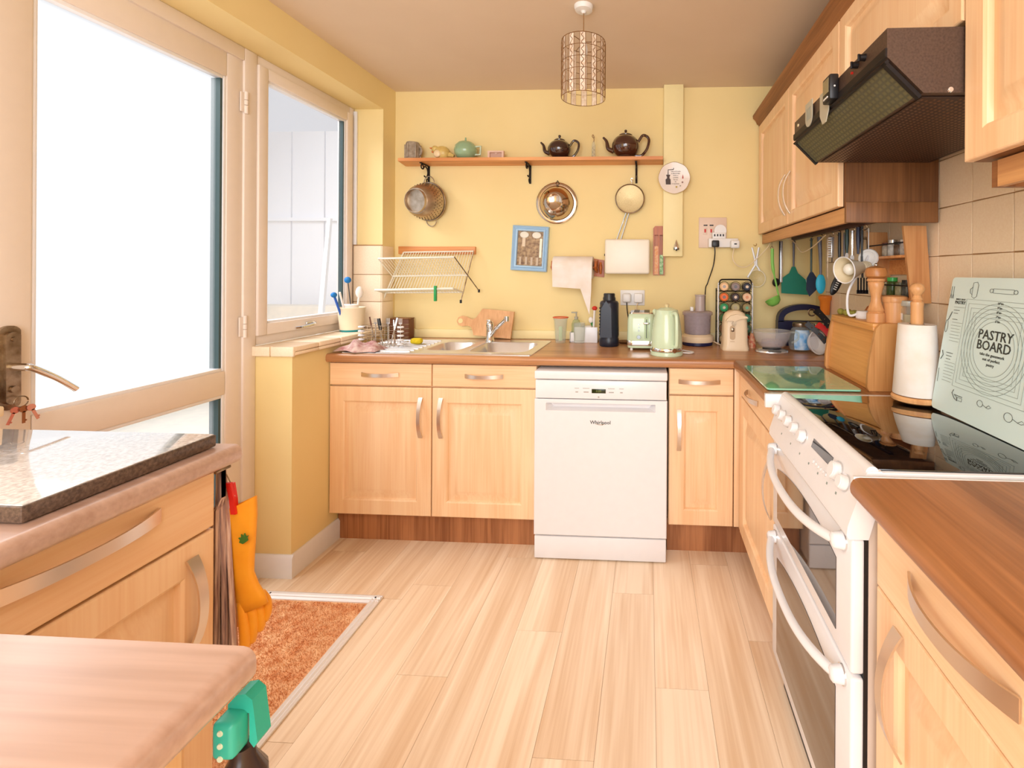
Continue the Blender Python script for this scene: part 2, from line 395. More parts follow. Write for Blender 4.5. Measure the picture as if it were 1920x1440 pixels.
m = M(); m.prism([(.022*math.cos(a)*1.0, (.09 if math.sin(a) > 0 else -.09)+.02*math.sin(a)) for a in [2*PI*i/20 for i in range(20)]], (XW-.004, hy, pc.z), Y, Z, X*.010)
m.prism([(.015*math.cos(a), (.08 if math.sin(a) > 0 else -.08)+.014*math.sin(a)) for a in [2*PI*i/20 for i in range(20)]], (XW+.004, hy, pc.z), Y, Z, X*.012)
m.build('handle_plate', OLDST, dr)
h0 = on(22, 690, 'x', XW+.03); h1 = on(60, 690, 'x', XW+.06); h2 = on(142, 729, 'x', XW+.055)
m = M(); m.cyl((XW+.01, hy, h0.z), (XW+.058, hy, h0.z), .010); m.tube(spline([(XW+.055, hy-.004, h0.z), (XW+.062, h1.y, h1.z), tuple((h1+h2)/2+Vector((.004, 0, .003))), h2], 6), .008, 10, rs=None)
m.build('lever_handle', CHROME, dr)
M().cyl((XW+.008, hy, pc.z-.055), (XW+.022, hy, pc.z-.055), .009).cyl((XW+.008, hy, pc.z+.075), (XW+.02, hy, pc.z+.075), .006).build('key_cylinder', OLDST, dr)
kg = thing('key_bunch', 'small bunch of keys hanging from the lock of the glazed door', 'keys', (XW+.03, hy, pc.z-.12))
M().tube(arc((XW+.03, hy+.005, pc.z-.088), .014, 0, 350, 16, Y, Z), .0016).build('key_ring', OLDST, kg)
for k, (dy, cc) in enumerate(((-.004, (206, 128, 110)), (.008, (150, 96, 60)), (.018, (214, 150, 130)))):
    m = M(Matrix.Translation((XW+.03+k*.003, hy+dy, pc.z-.1)) @ Matrix.Rotation(.4*(k-1), 4, 'X'))
    m.lathe([(.009, -.001), (.009, .001)], (0, 0, -.008), 14, 'x').box(-.001, .001, -.003, .003, -.045, -.014).box(-.001, .001, .002, .006, -.04, -.036)
    m.build('key', mat('key_metal_%d' % k, cc, .35, .7), kg)
fb = on(5, 775, 'x', XW+.07)
M().box(XW+.045, XW+.06, fb.y-.05, fb.y+.012, fb.z-.012, fb.z+.016, .006).build('key_fob', CREAM, kg)
# outside: a pale roofed lean-to seen dimly through the clear window
gw = mat('outdoor_white', (250, 250, 252), .6); gb = mat('outdoor_blue', (200, 225, 245), .6); gs = mat('outdoor_stone', (236, 224, 206), .9, c2=(222, 214, 200), scale=12)
ow = thing('garden_screen', 'white corrugated screen standing outside the clear window', 'screen', (-3.2, 4.2, 0))
for k in range(9):
    M().box(-5.2+k*.42, -4.8+k*.42, 5.6, 5.63, 0, 3.0).build('sheet', gw, ow)
M().box(-5.3, -1.9, 5.55, 5.60, 1.9, 1.94).build('rail', gw, ow)
M().box(-6, -1.92, 1.0, 7, -.25, -.2).build('garden_ground', gs, kind='structure')
M().box(-4.5, -2.2, 5.1, 5.35, -.2, .9, .02).build('garden_wall', gs, label='low pale stone wall outside beyond the window', cat='wall')
m = M(); m.loft([[(-2.98, 4.0, -.2), (-2.93, 4.0, -.2), (-2.93, 4.04, -.2), (-2.98, 4.04, -.2)], [(-2.80, 4.0, 1.75), (-2.77, 4.0, 1.75), (-2.77, 4.03, 1.75), (-2.80, 4.03, 1.75)]])
m.build('parasol_pole', gw, label='closed white garden pole outside the window', cat='pole')


# ------------------------------------------------------------ cabinets
def panel(m, O, xd, n, w_, h_, t=.018, raised=True, fr=.074):
    O, xd, n = Vector(O), Vector(xd), Vector(n)
    def ring(i, d, dz=None): return [O+xd*a+Z*b+n*d for a, b in ((i, i), (w_-i, i), (w_-i, h_-i), (i, h_-i))]
    rs = [ring(0, 0), ring(0, t-.004), ring(.0012, t-.0015), ring(.004, t)]
    if raised: rs += [ring(fr-.008, t), ring(fr-.002, t-.004), ring(fr+.002, t-.014), ring(fr+.012, t-.014), ring(fr+.044, t-.001), ring(fr+.049, t)]
    m.loft(rs); return m
def bow(m, c, al, n, L_, w_=.016, bul=.026, t=.004):
    c, al, n = Vector(c), Vector(al), Vector(n); side = al.cross(n)
    pts = []; ws = []
    for i in range(17):
        s = -1+2*i/16; pts.append(c+al*(s*L_/2)+n*(.003+bul*(1-abs(s)**2.2))); ws.append(w_*(1.25-.25*(1-s*s)) )
    return m.strip(pts, side, w_, t, ws=ws)
def front(cab, kind_, O, xd, n, w_, h_, mt, hc, hal, hl, hw=.016, raised=True, bul=.026):
    d = panel(M(), O, xd, n, w_, h_, raised=raised).build(kind_, mt, cab, ang=25)
    c = Vector(O)+Vector(xd)*hc[0]+Z*hc[1]+Vector(n)*.018
    bow(M(), c, hal, n, hl, hw, bul).build('handle', NICKEL, d)
    return d
FY = 2.173   # back plane of the fronts on the back run
cab = thing('base_cabinet', 'wide maple sink cabinet with two drawer fronts above two panelled doors', 'cabinet', (-1.0, 2.4, 0))
M().box(-1.492, -1.474, FY+.002, 2.705, .15, .864).box(-.526, -.508, FY+.002, 2.705, .15, .864).box(-1.474, -.526, FY+.002, 2.705, .15, .168).box(-1.474, -.526, 2.69, 2.705, .168, .864).box(-1.474, -.526, FY+.002, FY+.02, .735, .864).build('carcass', BEECH, cab)
for k in range(2):
    x0 = -1.491+k*.4935
    front(cab, 'drawer_front', (x0, FY, .757), X, -Y, .489, .103, BEECHX, (.245, .052), X, .178, raised=False)
    front(cab, 'door', (x0, FY, .152), X, -Y, .489, .598, BEECH, (.44 if k == 0 else .043, .46), Z, .186)
cab = thing('base_cabinet', 'narrow maple cabinet between the dishwasher and the corner', 'cabinet', (.24, 2.4, 0))
M().box(.098, .388, FY+.002, 2.705, .15, .864).build('carcass', BEECH, cab)
front(cab, 'drawer_front', (.099, FY, .742), X, -Y, .288, .118, BEECHX, (.135, .06), X, .185, raised=False)
front(cab, 'door', (.099, FY, .152), X, -Y, .288, .584, BEECH, (.045, .43), Z, .185)
M().box(.391, .424, FY-.018, FY+.012, .152, .862, .002).build('corner_post', BEECH, label='maple corner post between back and right cabinet runs', cat='trim')
FX = .428
cab = thing('base_cabinet', 'maple cabinet under the green glass board, left of the cooker', 'cabinet', (.68, 1.85, 0))
M().box(FX+.002, .93, 1.545, 2.125, .15, .864).build('carcass', BEECH, cab)
M().box(FX-.016, FX, 2.118, 2.152, .152, .862, .002).build('filler', BEECH, cab)
front(cab, 'drawer_front', (FX, 2.115, .757), -Y, -X, .565, .103, BEECHY, (.25, .052), Y, .178, raised=False)
front(cab, 'door', (FX, 2.115, .152), -Y, -X, .565, .598, BEECH, (.525, .43), Z, .2)
FXN = .455
cab = thing('base_cabinet', 'maple cabinet nearest the viewer on the right of the cooker', 'cabinet', (.7, .63, 0))
M().box(FXN+.002, .93, .334, .928, .15, .864).build('carcass', BEECH, cab)
front(cab, 'drawer_front', (FXN, .927, .702), -Y, -X, .594, .156, BEECHY, (.235, .082), Y, .235, .024, raised=False, bul=.03)
front(cab, 'door', (FXN, .927, .152), -Y, -X, .594, .546, BEECH, (.085, .415), Z, .215, .022, bul=.032)
cab = thing('base_cabinet', 'maple cabinet behind the viewer on the right run', 'cabinet', (.7, .03, 0))
M().box(FXN+.002, .93, -.27, .33, .15, .864).build('carcass', BEECH, cab)
front(cab, 'door', (FXN, .33, .152), -Y, -X, .594, .706, BEECH, (.05, .5), Z, .2)
M().box(-1.49, -.507, 2.222, 2.238, 0, .149).build('plinth', PLINTH, label='brown wood plinth below the sink cabinet', cat='plinth')
M().box(.095, .47, 2.222, 2.238, 0, .149).build('plinth', PLINTH, label='brown wood plinth right of the dishwasher', cat='plinth')
M().box(.478, .494, 1.545, 2.222, 0, .149).build('plinth', PLINTH, label='brown plinth under the cabinet left of the cooker', cat='plinth')
M().box(.505, .521, -.27, .93, 0, .149).build('plinth', PLINTH, label='brown plinth under the cabinets right of the cooker', cat='plinth')

def wtprof(d, t=.04, r=.014):
    p = [(d, -t), (r*.6, -t)]
    for i in range(7):
        a = math.radians(-90-i*30) if False else 0
    for i in range(5): a = PI*1.5-PI/2*i/4; p.append((r+r*math.cos(a), -t+r+r*math.sin(a)))
    for i in range(5): a = PI-PI/2*i/4; p.append((r+r*math.cos(a), -r+r*math.sin(a)))
    p.append((d, 0)); return p[0:1]+p[2:]
# back worktop, with the opening for the sink
m = M()
SX0, SX1, SY0, SY1 = -1.105, -.565, 2.20, 2.575
m.prism(wtprof(SY0-2.132), (XL, 2.132, ZT), Y, Z, X*(XR-XL))
m.box(XL, SX0, SY0, YB-.018, ZT-.04, ZT).box(SX1, XR, SY0, YB-.018, ZT-.04, ZT).box(SX0, SX1, SY1, YB-.018, ZT-.04, ZT)
m.build('worktop', TOPX, label='brown wood-effect worktop along the back wall holding the sink', cat='worktop')
m = M(); m.prism(wtprof(XR-.382), (.382, 1.552, ZT), X, Z, Y*(2.132-1.552))
wt2 = m.build('worktop', TOPY, label='brown worktop section left of the cooker under the bread bin', cat='worktop')
M().box(.376, XR, 1.534, 1.552, ZT-.041, ZT+.002, .002).build('end_strip', ALU, wt2)

m = M(); m.prism(wtprof(XR-.385, .04, .018), (.385, -.3, ZT), X, Z, Y*(.922+.3))
wt3 = m.build('worktop', TOPY, label='brown worktop nearest the viewer on the right', cat='worktop')
M().box(.392, XR, .922, .928, ZT-.04, ZT+.001, .001).build('end_strip', ALU, wt3)
for k in range(5):
    p = on(random.uniform(1800, 1910), random.uniform(930, 985), 'z', ZT)
# left run
LX = -.955
cab = thing('base_cabinet', 'maple cabinet under the granite board by the door', 'cabinet', (-1.3, .7, 0))
M().box(-1.655, LX-.002, .385, .985, .15, .864).build('carcass', BEECH, cab)
front(cab, 'drawer_front', (LX, .39, .736), Y, X, .594, .122, BEECHY, (.345, .083), Y, .26, .022, raised=False)
front(cab, 'door', (LX, .39, .152), Y, X, .594, .578, BEECH, (.54, .45), Z, .19, .02)
M().box(-1.65, -1.02, .39, .975, 0, .149).build('plinth', PLINTH, label='brown plinth under the cabinet by the door', cat='plinth')
m = M(); m.prism(wtprof(.76, .04, .016), (-.898, .47, ZT), -X, Z, Y*.538)
m.build('worktop', TOPL, label='brown worktop by the door carrying the granite board', cat='worktop')
cab = thing('base_cabinet', 'maple cabinet end under the counter in the near left corner', 'cabinet', (-1.0, .15, 0))
M().box(-1.65, -.458, -.25, .372, .15, .864).build('carcass', BEECH, cab)
M().box(-.458, -.44, -.25, .43, .152, .862, .002).build('end_panel', BEECH, cab)
M().box(-.49, -.475, .374, .41, .02, .862, .001).build('dark_filler', DARKW, cab)
m = M(); m.prism(wtprof(1.26, .036, .014), (-.398, -.4, ZT), -X, Z, Y*.866)
m.build('worktop', TOPL, label='pale-lit brown counter in the near left corner', cat='worktop')
# granite board
m = M(); m.box(-1.5, -.938, .665, .988, ZT+.002, ZT+.0275, .003)
gb_ = thing('granite_board', 'speckled polished granite slab lying on the left worktop', 'worktop saver', (-1.2, .82, ZT))
m.build('slab_edge', GRANE, gb_); M().box(-1.498, -.941, .668, .985, ZT+.0265, ZT+.029, .001).build('slab_top', GRAN, gb_)
for x_ in (-1.47, -.97):
    for y_ in (.69, .96): M().lathe([(.008, 0), (.008, .0025)], (x_, y_, ZT), 12).build('foot', BLACK, gb_)

# ------------------------------------------------------------ wall cabinets
UX = .638; U0, U1 = 1.512, 2.122
def upper(lbl, ya, yb, za, doors, loc):
    c = thing('wall_cabinet', lbl, 'cabinet', loc)
    M().box(UX+.002, XR-.006, ya, yb, za, U1).build('carcass', DARKW, c)
    for (a, b, hy_, sd) in doors:
        d = panel(M(), (UX, b, za), -Y, -X, b-a, U1-za, fr=.06 if U1-za > .4 else .05).build('door', BEECH, c, ang=25)
        if hy_: bow(M(), (UX-.018, hy_, za+.135), Z, -X, .185, .014, .03).build('handle', NICKEL, d)
    return c
c1 = upper('double maple wall cabinet in the right corner above the utensils', 1.59, 2.715, U0, [(1.592, 2.148, 2.115, 0), (2.152, 2.714, 2.19, 0)], (.8, 2.1, U0))
M().prism([(0, 0), (.014, 0), (.014, .05), (0, .05)], (UX+.004, 1.592, U0-.054), X, Z, Y*1.12).build('valance', VAL, c1)
M().box(UX+.004, XR-.008, 1.578, 1.592, U0-.054, U1).build('side_panel', DARKW, c1)
M().box(UX+.002, XR-.012, 1.572, 1.580, U0-.054, U0+.012, .002).build('valance_return', DARKW, c1)
c2 = upper('short maple wall cabinet above the extractor hood', .974, 1.584, 1.795, [(.976, 1.584, None, 0)], (.8, 1.28, 1.8))
c3 = upper('maple wall cabinet nearest the viewer, right of the hood', .35, .970, U0, [(.352, .970, None, 0)], (.8, .65, U0))
M().prism([(0, 0), (.014, 0), (.014, .05), (0, .05)], (UX+.022, .35, U0-.054), X, Z, Y*.585).build('valance', VAL, c3)
M().box(UX+.022, XR-.01, .936, .950, U0-.054, U0-.004).build('valance_return', CORN, c3)
m = M(); m.prism([(.02, 0), (0, 0), (-.006, .010), (-.012, .014), (-.02, .032), (-.034, .046), (-.036, .062), (.02, .062)], (UX-.016, .33, U1-.002), X, Z, Y*2.388)
m.build('cornice', CORN, label='brown moulded cornice along the tops of the wall cabinets', cat='cornice')

# ------------------------------------------------------------ extractor hood
hd = thing('extractor_hood', 'dark brown extractor hood with glass visor over the cooker', 'extractor hood', (.7, 1.26, 1.64))
HY0, HY1 = .974, 1.572
m = M(); prof = [(.474, 1.782), (.474, 1.725), (.545, 1.652), (.90, 1.650), (.90, 1.782)]
m.prism([(p[0], p[1]) for p in prof], (0, HY0, 0), X, Z, Y*(HY1-HY0)); m.build('hood_body', BROWNM, hd, smooth=False)
M().prism([(.470, 1.742), (.474, 1.742), (.474, 1.722), (.470, 1.726)], (0, HY0-.001, 0), X, Z, Y*(HY1-HY0+.002)).build('trim_strip', IRON, hd)
# visor: glass over a slotted grille
va, vb = Vector((.4755, 0, 1.7205)), Vector((.5445, 0, 1.6495)); vd = (vb-va).normalized(); vn = Vector((-vd.z, 0, vd.x)); vn = vn if vn.z < 0 else -vn
m = M()
for i in range(7):
    for j in range(33):
        p = va.lerp(vb, .10+i*.128)+Y*(HY0+.03+j*.0166)+vn*.0015
        m.quad(p, p+Y*.0105, p+Y*.0105+vd*.0075, p+vd*.0075)
g1 = m.build('visor_slots', mat('slot_metal', (164, 148, 110), .35), hd, smooth=False); g1['kind'] = 'stuff'
m = M(); m.prism([(0, 0), (.092, 0), (.092, .004), (0, .004)], va+Y*(HY0+.018)+vn*.0025+vd*.002, vd, vn, Y*(HY1-HY0-.036)); m.build('glass_visor', thin_glass('visor_glass', (214, 212, 186), .12, .06), hd)
m = M()
for p0 in (HY0+.004, HY1-.016): m.prism([(0, 0), (.1, 0), (.1, .008), (0, .008)], va+Y*p0+vn*.001, vd, vn, Y*.012)
m.prism([(0, 0), (.006, 0), (.006, .008), (0, .008)], va+Y*HY0+vn*.001, vd, vn, Y*(HY1-HY0)); m.build('visor_frame', IRON, hd)
m = M()
for i in range(26):
    for j in range(40):
        x_ = .556+i*.0128; y_ = HY0+.028+j*.0138+(i % 2)*.0069
        m.quad((x_, y_, 1.6495), (x_+.0055, y_, 1.6482), (x_+.0055, y_+.008, 1.6482), (x_, y_+.008, 1.6495))
g2 = m.build('filter_mesh', mat('filter_metal', (128, 100, 84), .3, .7), hd, smooth=False); g2['kind'] = 'stuff'
M().box(.552, .898, HY0+.018, HY1-.018, 1.6492, 1.6505).build('filter_plate', mat('filter_back', (58, 40, 32), .5), hd)
m = M(); m.box(.85, .90, HY0+.02, 1.2, 1.645, 1.649, .001); m.build('light_cover', CREAM, hd)
m = M(); q = on(1632, 148, 'x', .474)
for px_, py_ in ((1608, 122), (1622, 108)):
    q = on(px_, py_, 'x', .474); M().cyl((.474, q.y, q.z), (.462, q.y, q.z), .008, .007).box(.458, .463, q.y-.002, q.y+.002, q.z-.008, q.z+.008, .001).build('control_knob', IRON, hd)
q = on(1599, 137, 'x', .474); M().cyl((.474, q.y, q.z), (.470, q.y, q.z), .003).build('indicator', mat('red_plastic', (196, 40, 30), .4), hd)
q = on(1497, 235, 'x', .474); M().lathe([(.006, 0), (.005, -.002)], (.474, q.y, q.z), 12, 'x').build('badge', CHROME, hd)
q = on(1782, 168, 'y', HY0); m = M(); m.lathe([(.006, 0), (.005, -.002)], (q.x, HY0, q.z), 12, 'y').box(q.x-.004, q.x+.004, HY0-.0026, HY0-.0018, q.z-.0008, q.z+.0008); m.build('screw', CHROME, hd)
tm_ = thing('kitchen_timer', 'black magnetic kitchen timer with a grey display on the hood front', 'timer', (.46, 1.3, 1.73))
q = on(1562, 168, 'x', .468)
M().box(.450, .4735, q.y-.026, q.y+.026, q.z-.032, q.z+.032, .005).build('case', BLACK, tm_)
M().box(.4488, .4505, q.y-.018, q.y+.018, q.z-.012, q.z+.024).build('display', mat('lcd', (140, 128, 96), .3), tm_)
M().box(.4486, .4505, q.y-.014, q.y+.014, q.z-.025, q.z-.021).build('button_bar', WHITEP, tm_)
M().lathe([(.0025, 0), (.002, -.001)], (.462, q.y-.026, q.z), 10, 'y').build('side_button', WHITEP, tm_)
CARD = mat('grey_card', (186, 180, 160), .6)
for k, (px_, py_, wd_, hh, lb) in enumerate(((1518, 212, .058, .072, 'grey rounded magnetic note card at the far end of the hood'), (1547, 198, .062, .085, 'grey pointed magnetic note card beside the timer on the hood'))):
    q = on(px_, py_, 'x', .470); c = thing('note_card', lb, 'card', (.468, q.y, q.z-.03))
    if k == 0: poly = [(-wd_/2, hh*.45), (wd_/2, hh*.45)]+[(wd_/2*math.cos(a), -hh*.15+hh*.4*math.sin(a)) for a in [-i*PI/10 for i in range(11)]]
    else: poly = [(-wd_/2, hh*.45), (wd_/2, hh*.45), (wd_*.5, -.02), (.012, -hh*.55), (-.012, -hh*.55), (-wd_*.5, -.02)]
    M().prism(poly, (.4695, q.y, q.z), -Y, Z, -X*.0025).build('card_sheet', CARD, c, smooth=False)
    m = M()
    for j in range(4): m.box(.4664, .4669, q.y-.018+j*.010, q.y-.015+j*.010, q.z-.02, q.z+.015)
    if k == 0: m.build('printed_lines', INKL, c, smooth=False)
    else: m.bm.free()

# ------------------------------------------------------------ cooker
ck = thing('cooker', 'white freestanding electric double oven cooker with black glass hob', 'cooker', (.66, 1.24, 0))
CY0, CY1 = .947, 1.530
M().box(.432, .93, CY0, CY1, .03, .868, .003).build('body', SIDEG, ck)
M().box(.432, .80, CY0+.02, CY1-.02, 0, .03).build('base', BLACK, ck)
M().box(.424, .436, CY0+.002, CY1-.002, .1, .86).build('door_gasket', BLACK, ck)
m = M(); m.prism([(.425, .9045), (.43, .9085), (.455, .9085), (.455, .86), (.43, .775), (.392, .775), (.388, .783), (.390, .80)], (0, CY0-.004, 0), X, Z, Y*(CY1-CY0+.008)); m.build('control_panel', WHITE, ck, ang=30)
m = M(); m.box(.445, .935, CY0-.002, CY1+.002, .868, .9055, .003); m.build('hob_surround', WHITE, ck)
M().box(.452, .93, CY0+.006, CY1-.006, .9055, .9095, .001).build('hob_glass', BLACKG, ck)
m = M(); m.cyl((.438, CY0, .904), (.438, CY1, .904), .0125, n=16); m.build('front_rail', WHITE, ck)
def odoor(za, zb):
    d = M().box(.400, .426, CY0+.001, CY1-.001, za, zb, .006, 3).build('oven_door', WHITE, ck)
    hy0, hy1 = CY0+.075, CY1-.055; zt = zb-.05; poly = []
    for i in range(13):
        t = i/12; poly.append((hy0+(hy1-hy0)*t, zt-.028*(2*t-1)**2*1.0+(0)))
    poly += [(hy1, za+.035), (hy0, za+.035)]
    M().prism(poly, (.4005, 0, 0), Y, Z, -X*.002).build('oven_glass', OVENG, d)
    hz = zb-.022; pts = []; rs = []
    for i in range(25):
        s = -1+2*i/24; pts.append((.386-.040*(1-abs(s)**2.6), (CY0+CY1)/2+s*.252, hz-.020*(1-s*s))); rs.append(.0105)
    m = M(); m.tube(pts, .0105, 10, rs=rs)
    h = m.build('door_handle', WHITE, d)
    for s in (-1, 1):
        yy = (CY0+CY1)/2+s*.252
        M().lathe([(.018, .402), (.018, .398), (.015, .378), (.010, .374)], (0, yy, hz), 16, 'x').build('handle_end', WHITE, d)
        M().lathe([(.0195, .400), (.0195, .3965)], (0, yy, hz), 16, 'x').build('chrome_ring', CHROME, d, label='chrome ring at the handle end')
odoor(.508, .772); odoor(.10, .500)
PN = Vector((-.115, 0, .035)).normalized()    # outward normal of the sloped control panel
def onp(px_, py_):
    d = _ray(px_, py_); o = Vector((0, 0, CAMH)); p0 = Vector((.407, 0, .85)); n_ = Vector((.1045, 0, -.035)).normalized()
    return o+d*((p0-o).dot(n_)/d.dot(n_))
for (px_, py_, r_) in ((1460, 770, .0165), (1470, 780, .0165), (1481, 791, .0165), (1493, 804, .0165), (1507, 819, .0175), (1571, 884, .0205), (1586, 906, .0165)):
    p = onp(px_, py_); n_ = Vector((-.1045, 0, .035)).normalized(); p.x = min(p.x, .425)
    m = M(); m.cyl(p-n_*.004, p+n_*.016, r_, r_*.88, 20).cyl(p+n_*.016, p+n_*.018, r_*.8, r_*.7, 20); k_ = m.build('control_knob', WHITE, ck)
    M().cyl(p+n_*.001, p+n_*.003, r_*1.08, r_*1.08, 20).build('chrome_collar', CHROME, k_)
a = onp(1519, 826); b = onp(1567, 872); n_ = Vector((-.1045, 0, .035)).normalized(); up = Vector((.035, 0, .1045)).normalized()
c0 = (a+b)/2; M().prism([(-.062, -.011), (.062, -.011), (.062, .011), (-.062, .011)], c0-n_*.001, Y, up, n_*.0022).build('display', BLACKG, ck)
for k in range(6):
    p = onp(1526+k*4.6, 866+k*4.8); M().cyl(p, p+n_*.004, .0042, n=10).build('push_button', WHITE, ck)
m = M()
for k in range(7):
    p = onp(1466+k*17, 812+k*18.5)-up*.002; m.prism([(-.003, -.0025), (.003, -.0025), (.003, .0025), (-.003, .0025)], p, Y, up, n_*.0006)
m.build('dial_symbols', INKL, ck, kind='stuff')

# ------------------------------------------------------------ dishwasher
dw = thing('dishwasher', 'white freestanding dishwasher with a recessed grip under the worktop', 'dishwasher', (-.2, 2.4, 0))
DX0, DX1, DYF = -.506, .089, 2.108
M().box(DX0+.002, DX1-.002, DYF+.037, 2.66, .02, .848, .003).build('body', WHITE, dw)
M().box(DX0, DX1, DYF-.004, 2.66, .812, .849, .006, 3).build('top_panel', WHITE, dw)
M().box(DX0+.003, DX1-.003, DYF+.002, DYF+.03, .725, .808, .005, 2).build('control_panel', WHITE, dw)
gx0, gx1, gz0, gz1 = DX0+.052, DX1-.052, .672, .706
def q3(m, a, b, c, d, e, f_): m.box(a, b, c, d, e, f_)
m = M()      # door: front sheet with the grip pocket sunk into it
o = [(DX0, .112), (DX1, .112), (DX1, .722), (DX0, .722)]; i_ = [(gx0, gz0), (gx1, gz0), (gx1, gz1), (gx0, gz1)]; i2 = [(gx0+.03, gz0+.010), (gx1-.03, gz0+.010), (gx1-.006, gz1-.001), (gx0+.006, gz1-.001)]
m.loft([[(x, DYF+.037, z) for x, z in o], [(x, DYF+.004, z) for x, z in o], [(x+(.004 if x < -.2 else -.004), DYF, z+(.004 if z < .4 else -.004)) for x, z in o], [(x, DYF, z) for x, z in i_], [(x, DYF+.036, z) for x, z in i2]])
m.build('door', WHITE, dw, ang=20)
M().box(DX0+.002, DX1-.002, DYF+.004, DYF+.03, .006, .106, .004).build('kick_panel', WHITE, dw)
T = frame((0, DYF+.0018, 0), X, -Y)
M().box(-.248, -.185, DYF+.0005, DYF+.003, .752, .771, .001).build('display', mat('green_lcd', (40, 48, 20), .2), dw)
text('8:88', .014, frame((-.2165, DYF+.0002, .7615), X, -Y), mat('lcd_digits', (120, 130, 60), .4), 'display_digits', dw, ext=.0003)
m = M()
for x_, w_ in ((-.325, .02), (-.288, .03), (-.175, .03), (-.125, .02)):
    m.box(x_, x_+w_, DYF+.0012, DYF+.0025, .772, .7745).box(x_+.004, x_+w_-.004, DYF+.0012, DYF+.0025, .754, .759)
m.build('button_marks', mat('grey_print', (178, 172, 168), .5), dw, kind='stuff')
M().lathe([(.004, 0), (.004, -.0015)], (-.217, DYF+.003, .735), 12, 'y').build('start_button', mat('grey_print', (0, 0, 0)), dw)
text('Whirlpool', .022, frame((-.208, DYF-.0004, .622), X, -Y), INK, 'logo', dw, bold=.0003)
m = M(); m.tube(arc((-.208, DYF-.0012, .622), .022, 200, 330, 14, X, Z*.45), .0007); m.build('logo_swoosh', mat('gold_ink', (176, 140, 60), .4, .5), dw)

# ------------------------------------------------------------ sink unit
sk = thing('sink', 'stainless steel sink with one and a half bowls and ribbed drainer', 'sink', (-.95, 2.4, ZT))
SKX0, SKX1, SKY0, SKY1 = -1.44, -.535, 2.158, 2.625; zs = ZT+.005
def rr(x0, x1, y0, y1, r, z, n=6):
    out = []
    for cx_, cy_, a0 in ((x1-r, y1-r, 0), (x0+r, y1-r, 90), (x0+r, y0+r, 180), (x1-r, y0+r, 270)):
        for i in range(n+1): a = math.radians(a0+90*i/n); out.append((cx_+r*math.cos(a), cy_+r*math.sin(a), z))
    return out
def cell(m, x0, x1, y0, y1, bx0, bx1, by0, by1, r, dep):
    outer = rr(x0, x1, y0, y1, .0005, zs)
    rings = [outer, rr(bx0-.012, bx1+.012, by0-.012, by1+.012, r+.012, zs), rr(bx0-.006, bx1+.006, by0-.006, by1+.006, r+.006, zs+.0015), rr(bx0, bx1, by0, by1, r, zs-.003)]
    if dep: rings += [rr(bx0+.006, bx1-.006, by0+.006, by1-.006, r, zs-dep*.85), rr(bx0+.02, bx1-.02, by0+.02, by1-.02, r*.8, zs-dep)]
    m.loft(rings, False, True)
m = M()
m.loft([rr(SKX0, SKX1, SKY0, SKY1, .012, ZT), rr(SKX0, SKX1, SKY0, SKY1, .012, ZT+.003), rr(SKX0+.004, SKX1-.004, SKY0+.004, SKY1-.004, .01, zs)], False, False)
cell(m, -.89, SKX1-.004, SKY0+.004, SKY1-.004, -.862, -.582, 2.215, 2.53, .06, .13)
cell(m, -1.115, -.89, SKY0+.004, SKY1-.004, -1.085, -.915, 2.25, 2.51, .05, .09)
m.box(SKX0+.003, -1.115, SKY0+.004, SKY1-.004, ZT+.001, zs)
for f_ in m.bm.faces: pass
m.build('sink_top', STEEL, sk, ang=50)
m = M()
for k in range(9):
    y_ = 2.205+k*.043; m.tube([(SKX0+.02, y_, zs+.001), (-1.16, y_, zs+.001), (-1.13, y_, zs)], .005, 8)
m.build('drainer_ribs', STEEL, sk)
for (x_, y_, d_) in ((-.722, 2.37, .13), (-1.0, 2.38, .09)):
    M().lathe([(.03, .0), (.03, .002), (.02, .003), (.004, .001)], (x_, y_, zs-d_), 20).build('plug_hole', CHROME, sk)
tp = thing('mixer_tap', 'chrome lever mixer tap with a straight angled spout', 'tap', (-.865, 2.56, zs))
tx, ty = -.868, 2.575
M().lathe([(.026, 0), (.026, .006), (.021, .012), (.019, .07), (.022, .085), (.021, .10), (.012, .112), (.001, .114)], (tx, ty, zs), 20).build('tap_body', CHROME, tp)
M().tube([(tx+.012, ty-.01, zs+.035), (tx+.05, ty-.05, zs+.075), (tx+.125, ty-.12, zs+.135)], .0105, 12).lathe([(.013, -.012), (.013, .014)], (tx+.13, ty-.125, zs+.135), 14).build('spout', CHROME, tp)
M().box(tx-.010, tx+.010, ty-.03, ty+.012, zs+.108, zs+.122, .005).build('lever', CHROME, tp)

# ------------------------------------------------------------ door mat in its well
mt = thing('door_mat', 'orange-brown coir mat sunk in the floor by the door', 'mat', (-1.32, 1.0, -.006))
M().box(mx0+.02, mx1-.02, my0+.02, my1-.02, -.006, .001).build('mat_backing', COIR, mt)
m = M(); rnd = random.Random(3)
for k in range(42000):
    x_ = rnd.uniform(mx0+.025, mx1-.037); y_ = rnd.uniform(my0+.02, my1-.037); a = rnd.uniform(0, PI*2); h_ = rnd.uniform(.003, .008); dx, dy = .0013*math.cos(a), .0013*math.sin(a); lx, ly = rnd.uniform(-.005, .005), rnd.uniform(-.005, .005)
    v0, v1, v2 = m.v((x_-dx, y_-dy, .0)), m.v((x_+dx, y_+dy, .0)), m.v((x_+lx, y_+ly, h_)); m.bm.faces.new((v0, v1, v2))
m.build('coir_fibres', COIR, mt, smooth=False, kind='stuff')
pr = [(0, 0), (.0, .006), (.008, .009), (.012, .0075), (.019, .011), (.026, .0075), (.034, .010), (.040, .004), (.041, 0)]
M().prism(pr, (mx1+.008, my0, .0005), -X, Z, Y*(my1-my0+.004)).build('trim_bar', ALU, mt, ang=25)
